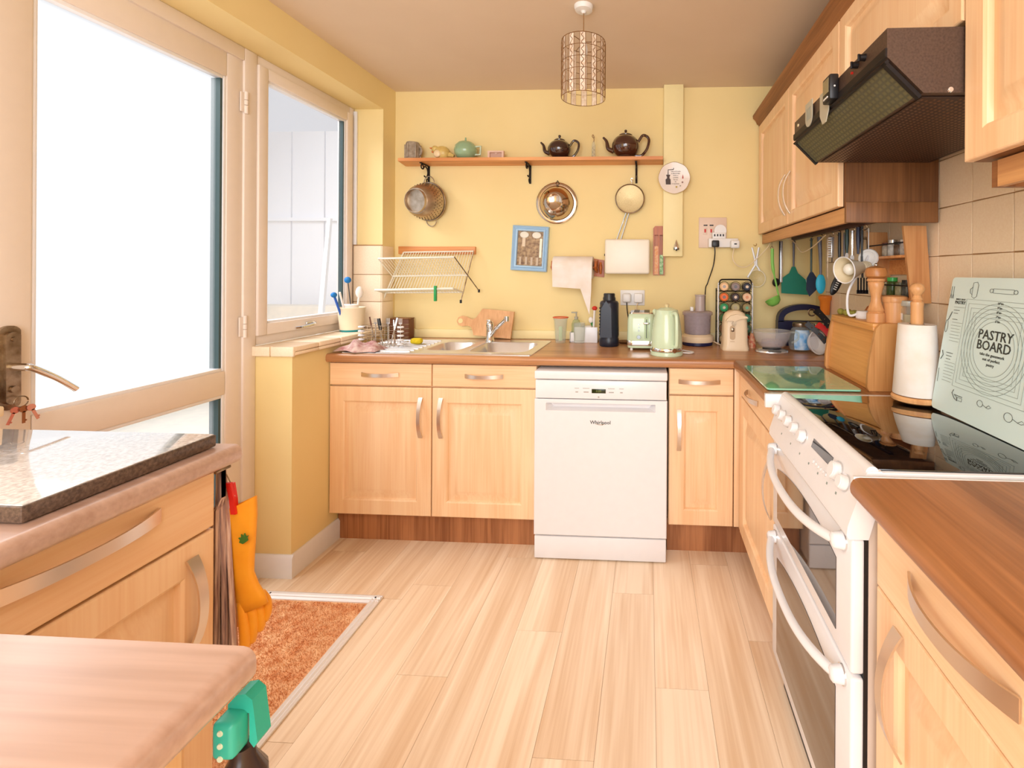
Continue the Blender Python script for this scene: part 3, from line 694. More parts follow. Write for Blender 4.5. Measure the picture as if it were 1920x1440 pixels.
M().prism(pr, (mx0, my1+.008, .0005), -Y, Z, X*(mx1-mx0+.006)).build('trim_bar', ALU, mt, ang=25)
for x_ in (-1.49, -1.06): M().lathe([(.004, 0), (.003, .0015)], (x_, my1-.010, .0105), 10).build('screw', IRON, mt)

# ------------------------------------------------------------ shelf and what stands on it
SZ = 1.929; SY = 2.598
sh = thing('wall_shelf', 'long pine shelf on the yellow back wall', 'shelf', (-.65, YB, SZ-.018))
M().prism([(-1.43, YB), (-1.408, SY), (.078, SY), (.083, YB)], (0, 0, SZ-.018), X, Y, Z*.018).build('board', PINE, sh)
for px_ in (797, 989, 1190):
    xb = on(px_+3, 330, 'y', 2.70).x; z0 = SZ-.019
    m = M(); m.box(xb-.006, xb+.006, YB-.006, YB, z0-.105, z0, .001).box(xb-.006, xb+.006, SY+.025, YB, z0-.005, z0, .001)
    m.tube(arc((xb, YB-.045, z0-.042), .03, 20, 300, 14, -Y, Z), .004).tube(arc((xb, YB-.085, z0-.02), .013, 0, 330, 12, Y, Z), .0035).tube(arc((xb, YB-.02, z0-.09), .012, 0, 330, 12, Y, Z), .0032)
    m.build('scroll_bracket', IRON, sh)
def teapot(px_, yb_, R, col, lbl, squash=.86):
    p = on(px_, 296, 'z', SZ); x_ = on(px_, 290, 'y', yb_).x; c = Vector((x_, yb_, SZ))
    m_ = mat('teapot_'+str(px_), col, .06, coat=.8, spec=.7); t = thing('teapot', lbl, 'teapot', c)
    H_ = R*2*squash
    pr_ = [(R*.55, 0), (R*.62, .004)]+[(R*math.sin(a)**.9, .004+H_*(.5-.5*math.cos(a))) for a in [PI*(.18+.70*i/12) for i in range(13)]]
    M().lathe(pr_, c, 28).build('pot_body', m_, t)
    ht = .004+H_*(.5-.5*math.cos(PI*.88)); rt = R*math.sin(PI*.88)**.9
    M().lathe([(rt*1.18, 0), (rt*1.2, .004), (rt, .009), (rt*.5, .015), (.004, .018), (.006, .022), (.009, .027), (.006, .033), (.001, .034)], c+Z*(ht-.002), 24).build('lid', m_, t)
    sp = spline([c+Vector((-R*.85, 0, H_*.32)), c+Vector((-R*1.25, 0, H_*.45)), c+Vector((-R*1.38, 0, H_*.75)), c+Vector((-R*1.62, 0, H_*.92))], 5)
    M().tube(sp, .01, 10, rs=[R*.2*(1-.62*i/(len(sp)-1)) for i in range(len(sp))]).build('spout', m_, t)
    hp = spline([c+Vector((R*.9, 0, H_*.72)), c+Vector((R*1.25, 0, H_*1.0)), c+Vector((R*1.65, 0, H_*.85)), c+Vector((R*1.55, 0, H_*.45)), c+Vector((R*1.15, 0, H_*.14)), c+Vector((R*.7, 0, H_*.12))], 6)
    M().tube(hp, R*.10, 8).build('handle', m_, t)
teapot(1049, 2.66, .066, (52, 26, 22), 'smaller glossy brown teapot on the pine shelf, left of the glass ornament', .80)
teapot(1173, 2.655, .078, (70, 34, 22), 'larger glossy brown teapot at the right end of the pine shelf', .84)
# green squat teapot
GT = mat('green_glaze', (150, 178, 140), .2, coat=.5)
x_ = on(873, 290, 'y', 2.66).x; c = Vector((x_, 2.66, SZ)); t = thing('teapot', 'squat sage green teapot with square handle on the shelf', 'teapot', c)
M().lathe([(.03, 0), (.032, .006), (.048, .014), (.061, .036), (.064, .054), (.058, .080), (.042, .098), (.022, .106), (.001, .108)], c, 28).build('pot_body', GT, t)
M().cyl(c+Z*.104, c+Z*.128, .006, .004, 10).build('lid_knob', GT, t)
m = M(); m.tube([c+Vector((.05, 0, .075)), c+Vector((.088, 0, .077)), c+Vector((.085, 0, .03)), c+Vector((.05, 0, .03))], .0065, 8); m.build('handle', mat('pale_green', (206, 222, 196), .3), t)
M().tube([c+Vector((-.03, .045, .05)), c+Vector((-.045, .062, .075))], .008, 8, rs=[.01, .007]).build('spout', GT, t)
# hen
x_ = on(827, 290, 'y', 2.66).x; c = Vector((x_, 2.655, SZ)); HN = mat('hen_glaze', (226, 200, 124), .35, c2=(206, 168, 92), scale=30)
t = thing('hen_ornament', 'yellow ceramic hen ornament with an orange beak on the shelf', 'ornament', c)
M().ball(c+Vector((.008, 0, .040)), .040, 18, (1.15, .8, 1)).build('hen_body', HN, t)
M().ball(c+Vector((-.032, 0, .062)), .02, 14).build('hen_head', HN, t)
M().cyl(c+Vector((-.047, 0, .066)), c+Vector((-.066, 0, .070)), .008, .001).ball(c+Vector((-.046, 0, .048)), .007, 10).build('beak', mat('orange_glaze', (222, 112, 50), .3), t)
M().ball(c+Vector((-.008, -.028, .030)), .024, 14, (.9, .4, .9)).build('wing', mat('cream_glaze', (238, 212, 168), .3), t)
M().tube([c+Vector((.05, 0, .03)), c+Vector((.078, 0, .022))], .01, 8, rs=[.016, .008]).build('tail', HN, t)
# grey stone jug
x_ = on(774, 290, 'y', 2.665).x; c = Vector((x_, 2.665, SZ)); SG = mat('grey_stoneware', (176, 160, 140), .7, c2=(140, 124, 106), scale=50, bump=.3)
t = thing('stone_jug', 'grey carved stoneware jug at the left end of the shelf', 'jug', c)
M().lathe([(.045, 0), (.046, .008), (.040, .014), (.039, .085), (.037, .098), (.033, .104), (.0345, .1), (.033, .09), (.033, .02)], c, 16, cap=False).build('jug_body', SG, t, ang=25)
for a in range(6):
    q = c+Vector((.040*math.cos(a*PI/3+.3), .040*math.sin(a*PI/3+.3), 0)); M().box(q.x-.005, q.x+.005, q.y-.005, q.y+.005, SZ+.012, SZ+.09, .003).build('carved_rib', SG, t)
M().tube(arc(c+Z*.055, .032, -80, 80, 10, X, Z), .006, 8) .build('jug_handle', SG, t) if False else M().tube([p+X*.022 for p in arc(c+Z*.055, .03, -80, 80, 10, X, Z)], .006, 8).build('jug_handle', SG, t)
# little pink frame
a = on(916, 296, 'y', 2.655); c = Vector((a.x+.042, 2.655, SZ)); PK = mat('pink_plaster', (230, 196, 176), .6)
t = thing('box_ornament', 'small pale pink box frame standing on the shelf', 'ornament', c)
m = M(); xa, xb2, zh = c.x-.046, c.x+.046, SZ+.05
m.box(xa, xb2, 2.65, 2.672, SZ, SZ+.009).box(xa, xb2, 2.65, 2.672, zh-.009, zh).box(xa, xa+.011, 2.65, 2.672, SZ+.009, zh-.009).box(xb2-.011, xb2, 2.65, 2.672, SZ+.009, zh-.009); m.build('frame_border', PK, t)
M().box(xa+.011, xb2-.011, 2.666, 2.672, SZ+.009, zh-.009).build('frame_back', mat('pink_shade', (206, 168, 150), .7), t)
M().prism([(-.009, .009), (0, 0), (.009, .009)], (c.x, 2.66, zh-.018), X, Z, Y*.003).build('notch', PK, t)
# glass ornament
x_ = on(1113, 290, 'y', 2.66).x; c = Vector((x_, 2.66, SZ)); t = thing('glass_ornament', 'thin clear glass bottle with a twisted stopper between the brown teapots', 'ornament', c)
M().lathe([(.011, 0), (.012, .004), (.011, .075), (.008, .09), (.004, .1)], c, 14).build('glass_bottle', THIN, t)
m = M(); m.tube([c+Vector((.006*math.cos(i*1.1), .006*math.sin(i*1.1), .006+i*.004)) for i in range(18)], .0012, 4).build('spiral', mat('brown_thread', (150, 110, 70), .5), t)
M().tube(spline([c+Z*.098, c+Vector((.002, 0, .115)), c+Vector((-.008, 0, .128)), c+Vector((-.004, 0, .138)), c+Vector((.004, 0, .12))], 4), .0022, 6).build('stopper', mat('brown_thread', (0, 0, 0)), t)

# ------------------------------------------------------------ things hanging on the back wall
def disc_pt(px_, py_, y_): return on(px_, py_, 'y', y_)
# colander hanging askew
c = disc_pt(803, 378, 2.70); T = Matrix.Translation(c) @ Matrix.Rotation(math.radians(-11), 4, 'Z') @ Matrix.Rotation(math.radians(6), 4, 'X')
t = thing('colander', 'worn steel colander hanging by its handle under the left bracket', 'colander', c)
M(T).lathe([(.112, -.0), (.114, .004), (.108, .004), (.104, -.03), (.088, -.085), (.072, -.105), (.068, -.105), (.066, -.122), (.064, -.122), (.062, -.1), (.03, -.098), (.001, -.098)][::-1], (0, -.0, 0), 32, 'y', cap=False).build('bowl', mat('colander_steel', (204, 190, 172), .38, 1, c2=(176, 158, 136), scale=30), t)
m = M(T)
for j, (yy, rr_) in enumerate(((-.02, .1055), (-.035, .1035), (-.05, .099), (-.065, .0945))):
    for i in range(34): a = 2*PI*(i+.5*(j % 2))/34; m.ball((rr_*math.cos(a), yy, rr_*math.sin(a)), .0028, 6)
m.build('drain_holes', mat('hole_dark', (96, 72, 50), .6), t, kind='stuff')
for s in (1, -1):
    M(T).tube([(.115*math.sin(.12)+x, -.0, s*(.108+h)) for x, h in [(.034*math.cos(a), .036*math.sin(a)) for a in [PI*i/12 for i in range(13)]]], .0028, 6).build('loop_handle', mat('colander_steel', (204, 190, 172), .38, 1, c2=(176, 158, 136), scale=30), t)
# steel bowl
c = disc_pt(1044, 381, 2.722); t = thing('mixing_bowl', 'shiny steel mixing bowl hung rim to the wall on a nail', 'bowl', c)
M().lathe([(.118, 0), (.120, -.003), (.114, -.006), (.102, -.006), (.096, -.02), (.078, -.055), (.05, -.078), (.044, -.080), (.040, -.077), (.001, -.075)][::-1], c, 40, 'y', cap=False).build('bowl_shell', mat('bright_steel', (200, 184, 166), .12, 1), t)
M().cyl((c.x+.005, YB, c.z+.125), (c.x+.005, YB-.02, c.z+.128), .0025).tube(arc((c.x+.005, YB-.016, c.z+.114), .010, 0, 360, 12, X, Z), .0014).build('nail', IRON, t)
# sieve
c = disc_pt(1181, 373, 2.70); t = thing('sieve', 'round metal sieve with wire handle hanging below the right bracket', 'sieve', c)
MESH = mat('sieve_mesh', (206, 186, 140), .45, .5, c2=(186, 164, 118), scale=300)
M().lathe([(.078, .012), (.083, .012), (.084, -.012), (.079, -.014), (.078, .012)], c, 36, 'y', cap=False).build('rim', OLDST, t)
M().lathe([(.078, -.008), (.06, -.004), (.001, -.0)], c, 32, 'y', cap=False).build('mesh_bowl', MESH, t)
m = M(); e = disc_pt(1158, 449, 2.715)
for dx in (-.012, .012): m.tube([c+Vector((-.012+dx*.7, -.008, -.08)), Vector((e.x+dx+.008, 2.71, e.z))], .0035, 6)
m.tube(arc((e.x+.008, 2.71, e.z), .012, 180, 360, 8, X, Z), .0035); m.build('wire_handle', CHROME, t)
m = M(); m.tube([c+Vector((.010, -.01, .083)), c+Vector((.012, -.012, .10))], .003).tube(arc(c+Vector((.012, -.012, .107)), .008, 0, 360, 10, X, Z), .002); m.build('hanging_loop', CHROME, t)

# decorative plate
c = disc_pt(1264, 334, YB-.058); t = thing('wall_plate', 'white scalloped wall plate with a grinder picture and verse on the pipe boxing', 'plate', c)
n = 72; rings = []
for r_, d in ((.070, .0), (.083, -.006), (.086, -.008), (.080, -.007), (.060, -.003), (.055, -.002)):
    rings.append([(c.x+r_*(1+.025*abs(math.cos(4*2*PI*i/n)))*math.cos(2*PI*i/n), c.y+d, c.z+r_*(1+.025*abs(math.cos(4*2*PI*i/n)))*math.sin(2*PI*i/n)) for i in range(n)])
M().loft(rings).build('plate_body', mat('plate_glaze', (236, 222, 210), .2), t)
r0 = [(c.x+.0865*(1+.025*abs(math.cos(8*PI*i/n)))*math.cos(2*PI*i/n), c.y-.008, c.z+.0865*(1+.025*abs(math.cos(8*PI*i/n)))*math.sin(2*PI*i/n)) for i in range(n)]
M().tube(r0, .0015, 4, closed=True).build('gilt_rim', mat('gilt', (150, 118, 70), .4, .5), t)
DB = mat('dark_brown_print', (66, 46, 36), .5); yy = c.y-.0045
m = M(); m.prism([(-.046, .018), (-.022, .018), (-.026, .006), (-.026, -.002), (-.020, -.008), (-.019, -.036), (-.046, -.036), (-.048, -.008), (-.040, -.002), (-.040, .006)], (c.x, yy, c.z), X, Z, -Y*.001)
m.tube([(c.x-.034, yy, c.z+.018), (c.x-.034, yy, c.z+.046), (c.x-.004, yy, c.z+.048), (c.x-.003, yy, c.z+.056)], .0022, 6); m.build('grinder_print', DB, t)
for k, l_ in enumerate(('THIS KITCHEN', 'IS SEASONED', 'WITH A', 'LOVING', 'TO ALL', 'IN', 'IT ALWAYS')):
    text(l_, .0085 if k < 2 else .008, frame((c.x+.008, yy-.0006, c.z+.036-k*.0115), X, -Y), DB, 'verse_line', t)
M().prism([(0, .02), (.0035, .004), (.003, -.004), (-.003, -.004), (-.0035, .004)], (c.x+.048, yy, c.z+.0), X, Z, -Y*.001).build('red_pepper_print', mat('red_print', (176, 60, 44), .5), t)
M().lathe([(.005, 0), (.004, -.001)], (c.x+.046, yy, c.z-.024), 10, 'y').build('onion_print', mat('mauve_print', (150, 110, 100), .5), t)
M().lathe([(.005, 0), (.004, -.001)], (c.x+.013, yy, c.z-.050), 10, 'y').build('yellow_print', mat('yellow_print', (176, 150, 40), .5), t)
M().lathe([(.004, 0), (.003, -.001)], (c.x+.034, yy, c.z-.044), 10, 'y').build('grey_print_mark', mat('greyish_print', (160, 155, 140), .5), t)
# blue picture frame, slightly askew
c = disc_pt(994, 466, YB-.012); T = Matrix.Translation(c) @ Matrix.Rotation(math.radians(3), 4, 'Y')
t = thing('picture_frame', 'pale blue wooden picture frame hanging slightly askew', 'picture', c); BL = mat('blue_paint', (164, 198, 226), .35)
def rc(w2, h2, d): return [(-w2, d, -h2), (w2, d, -h2), (w2, d, h2), (-w2, d, h2)]
M(T).loft([rc(.105, .13, .011), rc(.105, .13, -.012), rc(.100, .125, -.016), rc(.089, .114, -.008), rc(.084, .109, -.014), rc(.076, .101, -.012), rc(.074, .099, 0)], False, False).build('frame_border', BL, t, ang=20)
M(T).box(-.0745, .0745, 0, .006, -.0995, .0995).build('photo_print', mat('photo_brown', (190, 160, 118), .4, c2=(116, 84, 60), scale=55), t)
for x_, z_ in ((-.038, .078), (.034, .078)): M(T).ball((x_, -.001, z_), .026, 12, (1, .1, .72)).build('pale_cap_print', mat('cap_print', (234, 228, 212), .5), t)
M(T).box(-.048, -.030, -.002, 0, .01, .06).build('candle_print', mat('candle_print', (224, 204, 176), .5), t)
for x_ in (-.055, -.02, .012, .045): M(T).box(x_-.006, x_+.006, -.0015, 0, -.095, -.05).build('stem_print', mat('stem_print', (200, 180, 156), .5), t)
M(T).box(.055, .068, -.002, 0, -.05, .06).build('light_strip', mat('pale_strip', (236, 240, 216), .4), t)
# kitchen roll on wooden bracket
a = disc_pt(1042, 487, YB); b = disc_pt(1133, 520, YB); t = thing('paper_towel_holder', 'orange wood wall holder carrying a roll of white kitchen paper', 'paper towel holder', ((a.x+b.x)/2, YB, b.z))
M().prism([(a.x, b.z+.035), (a.x, a.z), ((a.x+b.x)/2, a.z+.02), (b.x, a.z-.002), (b.x, b.z)], (0, YB-.014, 0), X, Z, Y*.014).build('back_board', ORW, t)
for x_ in (a.x-.004, b.x-.045): M().prism([(-.014, 0), (-.105, -.01), (-.115, -.04), (-.10, -.062), (-.014, -.075)], (x_, YB, a.z-.0), Y, Z, X*.011).build('side_bracket', ORW, t)
M().tube([(b.x-.02, YB-.016, b.z+.02), (b.x-.02, YB-.024, b.z+.055), (b.x-.02, YB-.016, b.z+.085)], .009, 10, rs=[.006, .010, .006]).build('turned_peg', ORW, t)
M().cyl((a.x-.012, YB-.078, a.z-.045), (b.x-.03, YB-.078, a.z-.045), .008).build('rod', ORW, t)
rx0, rx1 = a.x+.006, on(1110, 520, 'y', YB-.13).x
PAP = mat('white_paper', (242, 236, 230), .85, c2=(234, 220, 205), scale=12)
rl = thing('paper_roll', 'white kitchen paper roll with a torn sheet hanging down', 'paper roll', ((rx0+rx1)/2, YB-.078, a.z-.11))
m = M(); m.lathe([(.012, 0), (.062, 0), (.0625, .001), (.0625, rx1-rx0-.001), (.062, rx1-rx0), (.012, rx1-rx0)], (rx0, YB-.078, a.z-.045), 32, 'x', cap=False); m.build('roll', PAP, rl)
y_ = YB-.078-.063
zb_ = on(1095, 545, 'y', y_).z; xs0 = on(1088, 560, 'y', y_).x; tipx = on(1103, 590, 'y', y_)
M().prism([(rx0+.001, 0), (rx1-.001, 0), (rx1-.003, zb_-(a.z-.045)), (tipx.x+.006, tipx.z-(a.z-.045)), (xs0, zb_+.01-(a.z-.045)), (rx0+.004, zb_+.02-(a.z-.045))], (0, y_, a.z-.045), X, Z, Y*.0012).build('loose_sheet', PAP, rl, smooth=False)
# white wall box
a = disc_pt(1134, 448, 2.62); b = disc_pt(1218, 514, 2.62)
t = thing('wall_box', 'white rounded enamel box fixed on the back wall', 'box', ((a.x+b.x)/2, YB, b.z))
M().box(a.x, b.x, 2.62, YB, b.z, a.z, .012, 4).build('box_shell', mat('cream_enamel', (240, 230, 212), .3), t)
M().lathe([(.007, 0), (.006, -.006)], (a.x, 2.66, (a.z+b.z)/2+.01), 12, 'x').build('side_button', IRON, t)
# match holder
a = disc_pt(1225, 424, YB-.03); b = disc_pt(1246, 516, YB-.03)
t = thing('slotted_holder', 'slim orange wood holder with two slots hanging beside the white box', 'holder', ((a.x+b.x)/2, YB, b.z))
xm = (a.x+b.x)/2; wd_ = b.x-a.x
m = M(); m.box(a.x, b.x, YB-.008, YB, b.z, a.z-.02).prism([(a.x, a.z-.05), (b.x, a.z-.05), (b.x, a.z-.012), (b.x-.01, a.z), (a.x+.01, a.z), (a.x, a.z-.012)], (0, YB-.03, 0), X, Z, Y*.03)
for x_ in (a.x, xm-.0035, b.x-.007): m.box(x_, x_+.007, YB-.03, YB-.008, b.z, a.z-.05)
m.build('holder_body', ORW, t)
M().box(a.x+.0075, xm-.004, YB-.026, YB-.009, b.z+.004, b.z+.165).build('orange_packet', mat('orange_paper', (226, 140, 76), .5, c2=(240, 196, 150), scale=90), t)
M().box(xm+.004, b.x-.0075, YB-.026, YB-.009, b.z+.004, b.z+.115).build('green_packet', mat('green_paper', (84, 150, 72), .5, c2=(200, 224, 180), scale=90), t)
# silver drop
c = disc_pt(1268, 463, YB-.062)
t = thing('drop_ornament', 'silver drop-shaped ornament at the foot of the pipe boxing', 'ornament', c)
M().lathe([(.001, .04), (.006, .026), (.014, .008), (.018, -.008), (.016, -.018), (.001, -.026)], c, 18).build('drop', CHROME, t)
for k in range(3): M().ball(c+Vector((-.009+.009*k, -.014+(.003 if k != 1 else -.002), -.012-(.005 if k == 1 else 0))), .006, 10, (1, .6, 1)).build('dark_dot', BLACK, t)
# wall plug sockets
def sock(c, w2, h2, lbl, col=WHITEP):
    t = thing('wall_socket', lbl, 'socket', c); M().box(c.x-w2, c.x+w2, YB-.009, YB, c.z-h2, c.z+h2, .003).build('plate', col, t); return t
SK = mat('cream_socket', (226, 200, 180), .4)
a = disc_pt(1310, 408, YB); b = disc_pt(1362, 465, YB); c = (a+b)/2; t = sock(c, (b.x-a.x)/2, (a.z-b.z)/2, 'large square cooker socket panel with red neon switches', SK)
for k in range(2):
    M().box(c.x-.052+k*.034, c.x-.030+k*.034, YB-.011, YB-.008, c.z+.038, c.z+.045, .001).build('dark_slot', BLACK, t)
    M().box(c.x-.048+k*.034, c.x-.038+k*.034, YB-.012, YB-.008, c.z-.0, c.z+.020, .001).build('red_switch', mat('red_plastic', (196, 40, 30), .4), t)
    M().box(c.x-.054+k*.034, c.x-.030+k*.034, YB-.0105, YB-.008, c.z-.012, c.z+.028, .001).build('rocker', SK, t)
a = disc_pt(1325, 448, YB-.03); b = disc_pt(1390, 464, YB-.03)
t = thing('socket_adaptor', 'white multi-plug adaptor with a row of usb ports in the cooker socket', 'adaptor', ((a.x+b.x)/2, YB-.03, b.z))
M().box(a.x+.01, b.x-.02, YB-.045, YB-.012, b.z, a.z+.002, .003).build('adaptor_body', WHITEP, t)
q = disc_pt(1347, 440, YB-.03); M().box(q.x-.035, q.x+.04, YB-.04, YB-.012, a.z+.002, a.z+.036, .003).build('port_housing', WHITEP, t)
M().lathe([(.034, 0), (.034, .024)], (q.x+.01, YB-.036, q.z+.022), 24, 'y').build('round_body', WHITEP, t)
for k in range(4): M().box(q.x-.026+k*.016, q.x-.018+k*.016, YB-.042, YB-.039, q.z-.010, q.z+.002).build('usb_port', BLACK, t)
q1 = disc_pt(1341, 457, YB-.05); q2 = disc_pt(1377, 458, YB-.05)
bk = thing('black_plug', 'black plug and cable of the food processor in the adaptor', 'plug', q1)
M().box(q1.x-.020, q1.x+.020, YB-.075, YB-.046, q1.z-.020, q1.z+.018, .006).build('plug_body', BLACK, bk)
e1 = disc_pt(1337, 500, YB-.03); e2 = disc_pt(1327, 530, YB-.06); e3 = on(1330, 600, 'y', 2.69)
M().tube(spline([q1+Vector((-.004, -.01, -.02)), q1+Vector((-.002, -.005, -.06)), e1, e2, Vector((e2.x-.01, 2.70, e2.z-.06)), Vector((e2.x-.01, 2.70, ZT+.004))], 6), .0032, 6).build('cable', BLACK, bk)
wk = thing('usb_charger', 'white usb charger plug with a long cable looping under the cabinets', 'charger', q2)
M().box(q2.x-.025, q2.x+.025, YB-.085, YB-.046, q2.z-.024, q2.z+.022, .010, 3).build('charger_body', WHITEP, wk)
M().box(q2.x-.007, q2.x+.007, YB-.0865, YB-.084, q2.z-.004, q2.z+.003).build('usb_slot', BLACK, wk)
pts = [q2+Vector((-.005, -.015, -.024))]+[on(px_, py_, 'y', y_) for px_, py_, y_ in ((1374, 485, 2.66), (1383, 498, 2.66), (1400, 500, 2.66), (1420, 484, 2.66), (1440, 463, 2.64), (1446, 451, 2.62), (1465, 447, 2.6), (1482, 449, 2.58), (1490, 455, 2.50), (1500, 470, 2.42), (1508, 472, 2.36), (1525, 462, 2.25), (1548, 441, 2.1))]
M().tube(spline(pts, 6), .0026, 6).build('cable', CREAM, wk)
# double socket behind flask and toaster, with two plugs
c = disc_pt(1186, 558, YB); t = sock(c, .07, .044, 'double wall socket low between the flask and toaster')
for k, (dx, lb) in enumerate(((-.032, 'round grey-white plug in the left half of the double socket'), (.034, 'white plug in the right half of the double socket'))):
    p_ = thing('wall_plug', lb, 'plug', c+Vector((dx, -.02, 0)))
    M().box(c.x+dx-.024, c.x+dx+.024, YB-.045, YB-.010, c.z-.026, c.z+.026, .011 if k == 0 else .005, 3).build('plug_body', WHITEP, p_)
    x_ = c.x+dx
    if k == 0: M().tube(spline([(x_-.0, YB-.03, c.z-.025), (x_+.004, YB-.03, c.z-.08), (x_+.02, YB-.025, c.z-.17), (x_+.025, YB-.03, ZT+.004)], 6), .003, 6).build('cable', BLACK, p_)
    else: M().tube(spline([(x_, YB-.03, c.z-.025), (x_-.012, YB-.03, c.z-.06), (x_+.02, YB-.03, c.z-.12), (x_+.03, YB-.03, ZT+.004)], 6), .003, 6).build('cable', CREAM, p_)
# wooden rail with folding wire plate rack
a = disc_pt(750, 463, YB); b = disc_pt(893, 477, YB)
rk = thing('plate_rack', 'folding white wire dish rack hanging from a pine rail above the drainer', 'dish rack', ((a.x+b.x)/2, YB, b.z))
M().box(a.x, b.x, YB-.02, YB, b.z, a.z+.002, .002).build('pine_rail', PINE, rk)
WW = mat('white_coated_wire', (232, 226, 208), .4)
yf, ym, yk = 2.53, 2.63, 2.70
p1 = on(709, 485, 'y', yf); p2 = on(852, 482, 'y', yf); p3 = on(736, 518, 'y', ym); p4 = on(877, 516, 'y', ym); p5 = on(703, 544, 'y', yf-.04); p6 = on(850, 541, 'y', yf-.04)
p7 = on(757, 473, 'y', yk); p8 = on(888, 471, 'y', yk); p9 = on(714, 572, 'y', 2.60); p10 = on(864, 565, 'y', 2.60); p11 = on(898, 545, 'y', 2.68); p12 = on(869, 548, 'y', 2.62); p13 = on(722, 549, 'y', 2.62)
def bar(a_, b_, r_, nm='frame_wire', m_=WW): M().cyl(a_, b_, r_, n=8).build(nm, m_, rk)
bar(p1, p2, .0055, 'front_rail'); bar(p3, p4, .0045, 'cross_rail'); bar(p5, p6, .0065, 'lower_rail'); bar(p13, p12, .004, 'rear_rail'); bar(p7, p8, .004, 'top_rail')
bar(p1, p3, .0028); bar(p2, p11, .0032, 'leg_wire', OLDST); bar(p7, p9, .0045, 'leg_wire'); bar(p8, p10, .0032, 'leg_wire', OLDST); bar(p5, p13, .004); bar(p6, p12, .004)
for q_ in (p9, p10, p11): M().cyl(q_+Vector((0, 0, .008)), q_-Vector((0, 0, .01)), .006).build('rubber_foot', BLACK, rk)
nw = 26
for k in range(nw):
    f_ = (k+1)/(nw+1)
    M().cyl(p1.lerp(p2, f_), p3.lerp(p4, f_), .0016, n=5).build('wire', WW, rk)
    M().cyl(p7.lerp(p8, f_), p3.lerp(p4, f_), .0016, n=5).build('wire', WW, rk)
    M().tube([p3.lerp(p4, f_), p13.lerp(p12, f_), p5.lerp(p6, f_)], .0018, 5).build('wire', WW, rk)
c = on(816, 550, 'y', yf-.05)
M().box(c.x-.006, c.x+.006, c.y-.006, c.y+.012, c.z-.042, c.z+.04, .002).build('clothes_peg', mat('green_plastic', (34, 160, 86), .4), label='green plastic clothes peg clipped on the wire dish rack', cat='peg')

# ------------------------------------------------------------ pendant lamp
LC = Vector((-.262, 1.88, 0)); lt = thing('pendant_lamp', 'ceiling pendant with a wire drum shade of pearly strips', 'lamp', (LC.x, LC.y, 1.96))
M().lathe([(.038, 0), (.037, .006), (.03, .018), (.012, .022), (.006, .03)][::-1], (LC.x, LC.y, ZC), 24) .build('x', WHITEP, lt) if False else M().lathe([(.006, -.03), (.012, -.022), (.034, -.018), (.038, -.006), (.038, 0)], (LC.x, LC.y, ZC), 24).build('ceiling_rose', WHITEP, lt)
M().cyl((LC.x, LC.y, ZC-.028), (LC.x, LC.y, 2.20), .0022, n=8).build('flex', mat('brown_flex', (150, 112, 72), .5), lt)
M().lathe([(.016, 0), (.018, .02), (.012, .045)], (LC.x, LC.y, 2.16), 16).build('lamp_holder', WHITEP, lt)
RS, ZB_, ZT_ = .0865, 1.984, 2.208; WG = mat('gold_wire', (138, 98, 56), .4, .5); PRL = mat('pearl', (248, 236, 220), .25, c2=(220, 190, 160), scale=60, alpha=.85)
m = M()
for k in range(3): m.tube([(LC.x, LC.y, ZT_), (LC.x+RS*math.cos(k*2.094), LC.y+RS*math.sin(k*2.094), ZT_)], .0015, 5)
m.build('spider', WG, lt)
for k in range(6):
    z_ = ZB_+(ZT_-ZB_)*k/5; M().tube([(LC.x+RS*math.cos(2*PI*i/36), LC.y+RS*math.sin(2*PI*i/36), z_) for i in range(36)], .0014 if k in (0, 5) else .001, 5, closed=True).build('wire_ring', WG, lt)
for k in range(12):
    a = 2*PI*k/12+.1; half = .125
    for s in (-1, 1): M().cyl((LC.x+RS*math.cos(a+s*half), LC.y+RS*math.sin(a+s*half), ZB_), (LC.x+RS*math.cos(a+s*half), LC.y+RS*math.sin(a+s*half), ZT_), .0011, n=5).build('upright_wire', WG, lt)
    m = M(); m.loft([[(LC.x+(RS-.001)*math.cos(a-half+2*half*i/4), LC.y+(RS-.001)*math.sin(a-half+2*half*i/4), z_) for i in range(5)] for z_ in (ZB_, ZT_)], False, False, closed=False)
    m.build('pearl_strip', PRL, lt)
    m = M(); m.tube([(LC.x+(RS+.001)*math.cos(a+.055*math.sin(i*1.15)), LC.y+(RS+.001)*math.sin(a+.055*math.sin(i*1.15)), ZB_+.004+(ZT_-ZB_-.008)*i/44) for i in range(45)], .0011, 4).build('wavy_wire', WG, lt)

# ------------------------------------------------------------ window sill and drainer things
q = on(659, 618, 'x', -1.565); c = Vector((-1.572, on(659, 618, 'x', -1.572).y, .9725))
t = thing('brush_pot', 'cream plastic pot with a teal foot on the tiled window sill', 'pot', c)
CRP = mat('cream_pot', (240, 222, 192), .4)
M().lathe([(.055, .008), (.066, .12), (.068, .125), (.066, .127), (.062, .12), (.052, .012), (.001, .012)], c, 28, cap=False).build('pot_shell', CRP, t)
M().lathe([(.052, 0), (.054, .003), (.056, .010), (.05, .011)], c, 28).build('teal_foot', mat('teal_plastic', (24, 140, 148), .4), t)
def stick(nm, lbl, cat_, base, tip, r_, m_, head=None, hm=None, hn='head'):
    o = thing(nm, lbl, cat_, base); M().tube([base, Vector(base).lerp(Vector(tip), .5), tip], r_, 8).build('handle', m_, o)
    if head: head(M(), Vector(tip)).build(hn, hm, o)
    return o
BLU = mat('blue_bristle', (30, 120, 190), .7); WHB = mat('white_bristle', (244, 236, 228), .8)
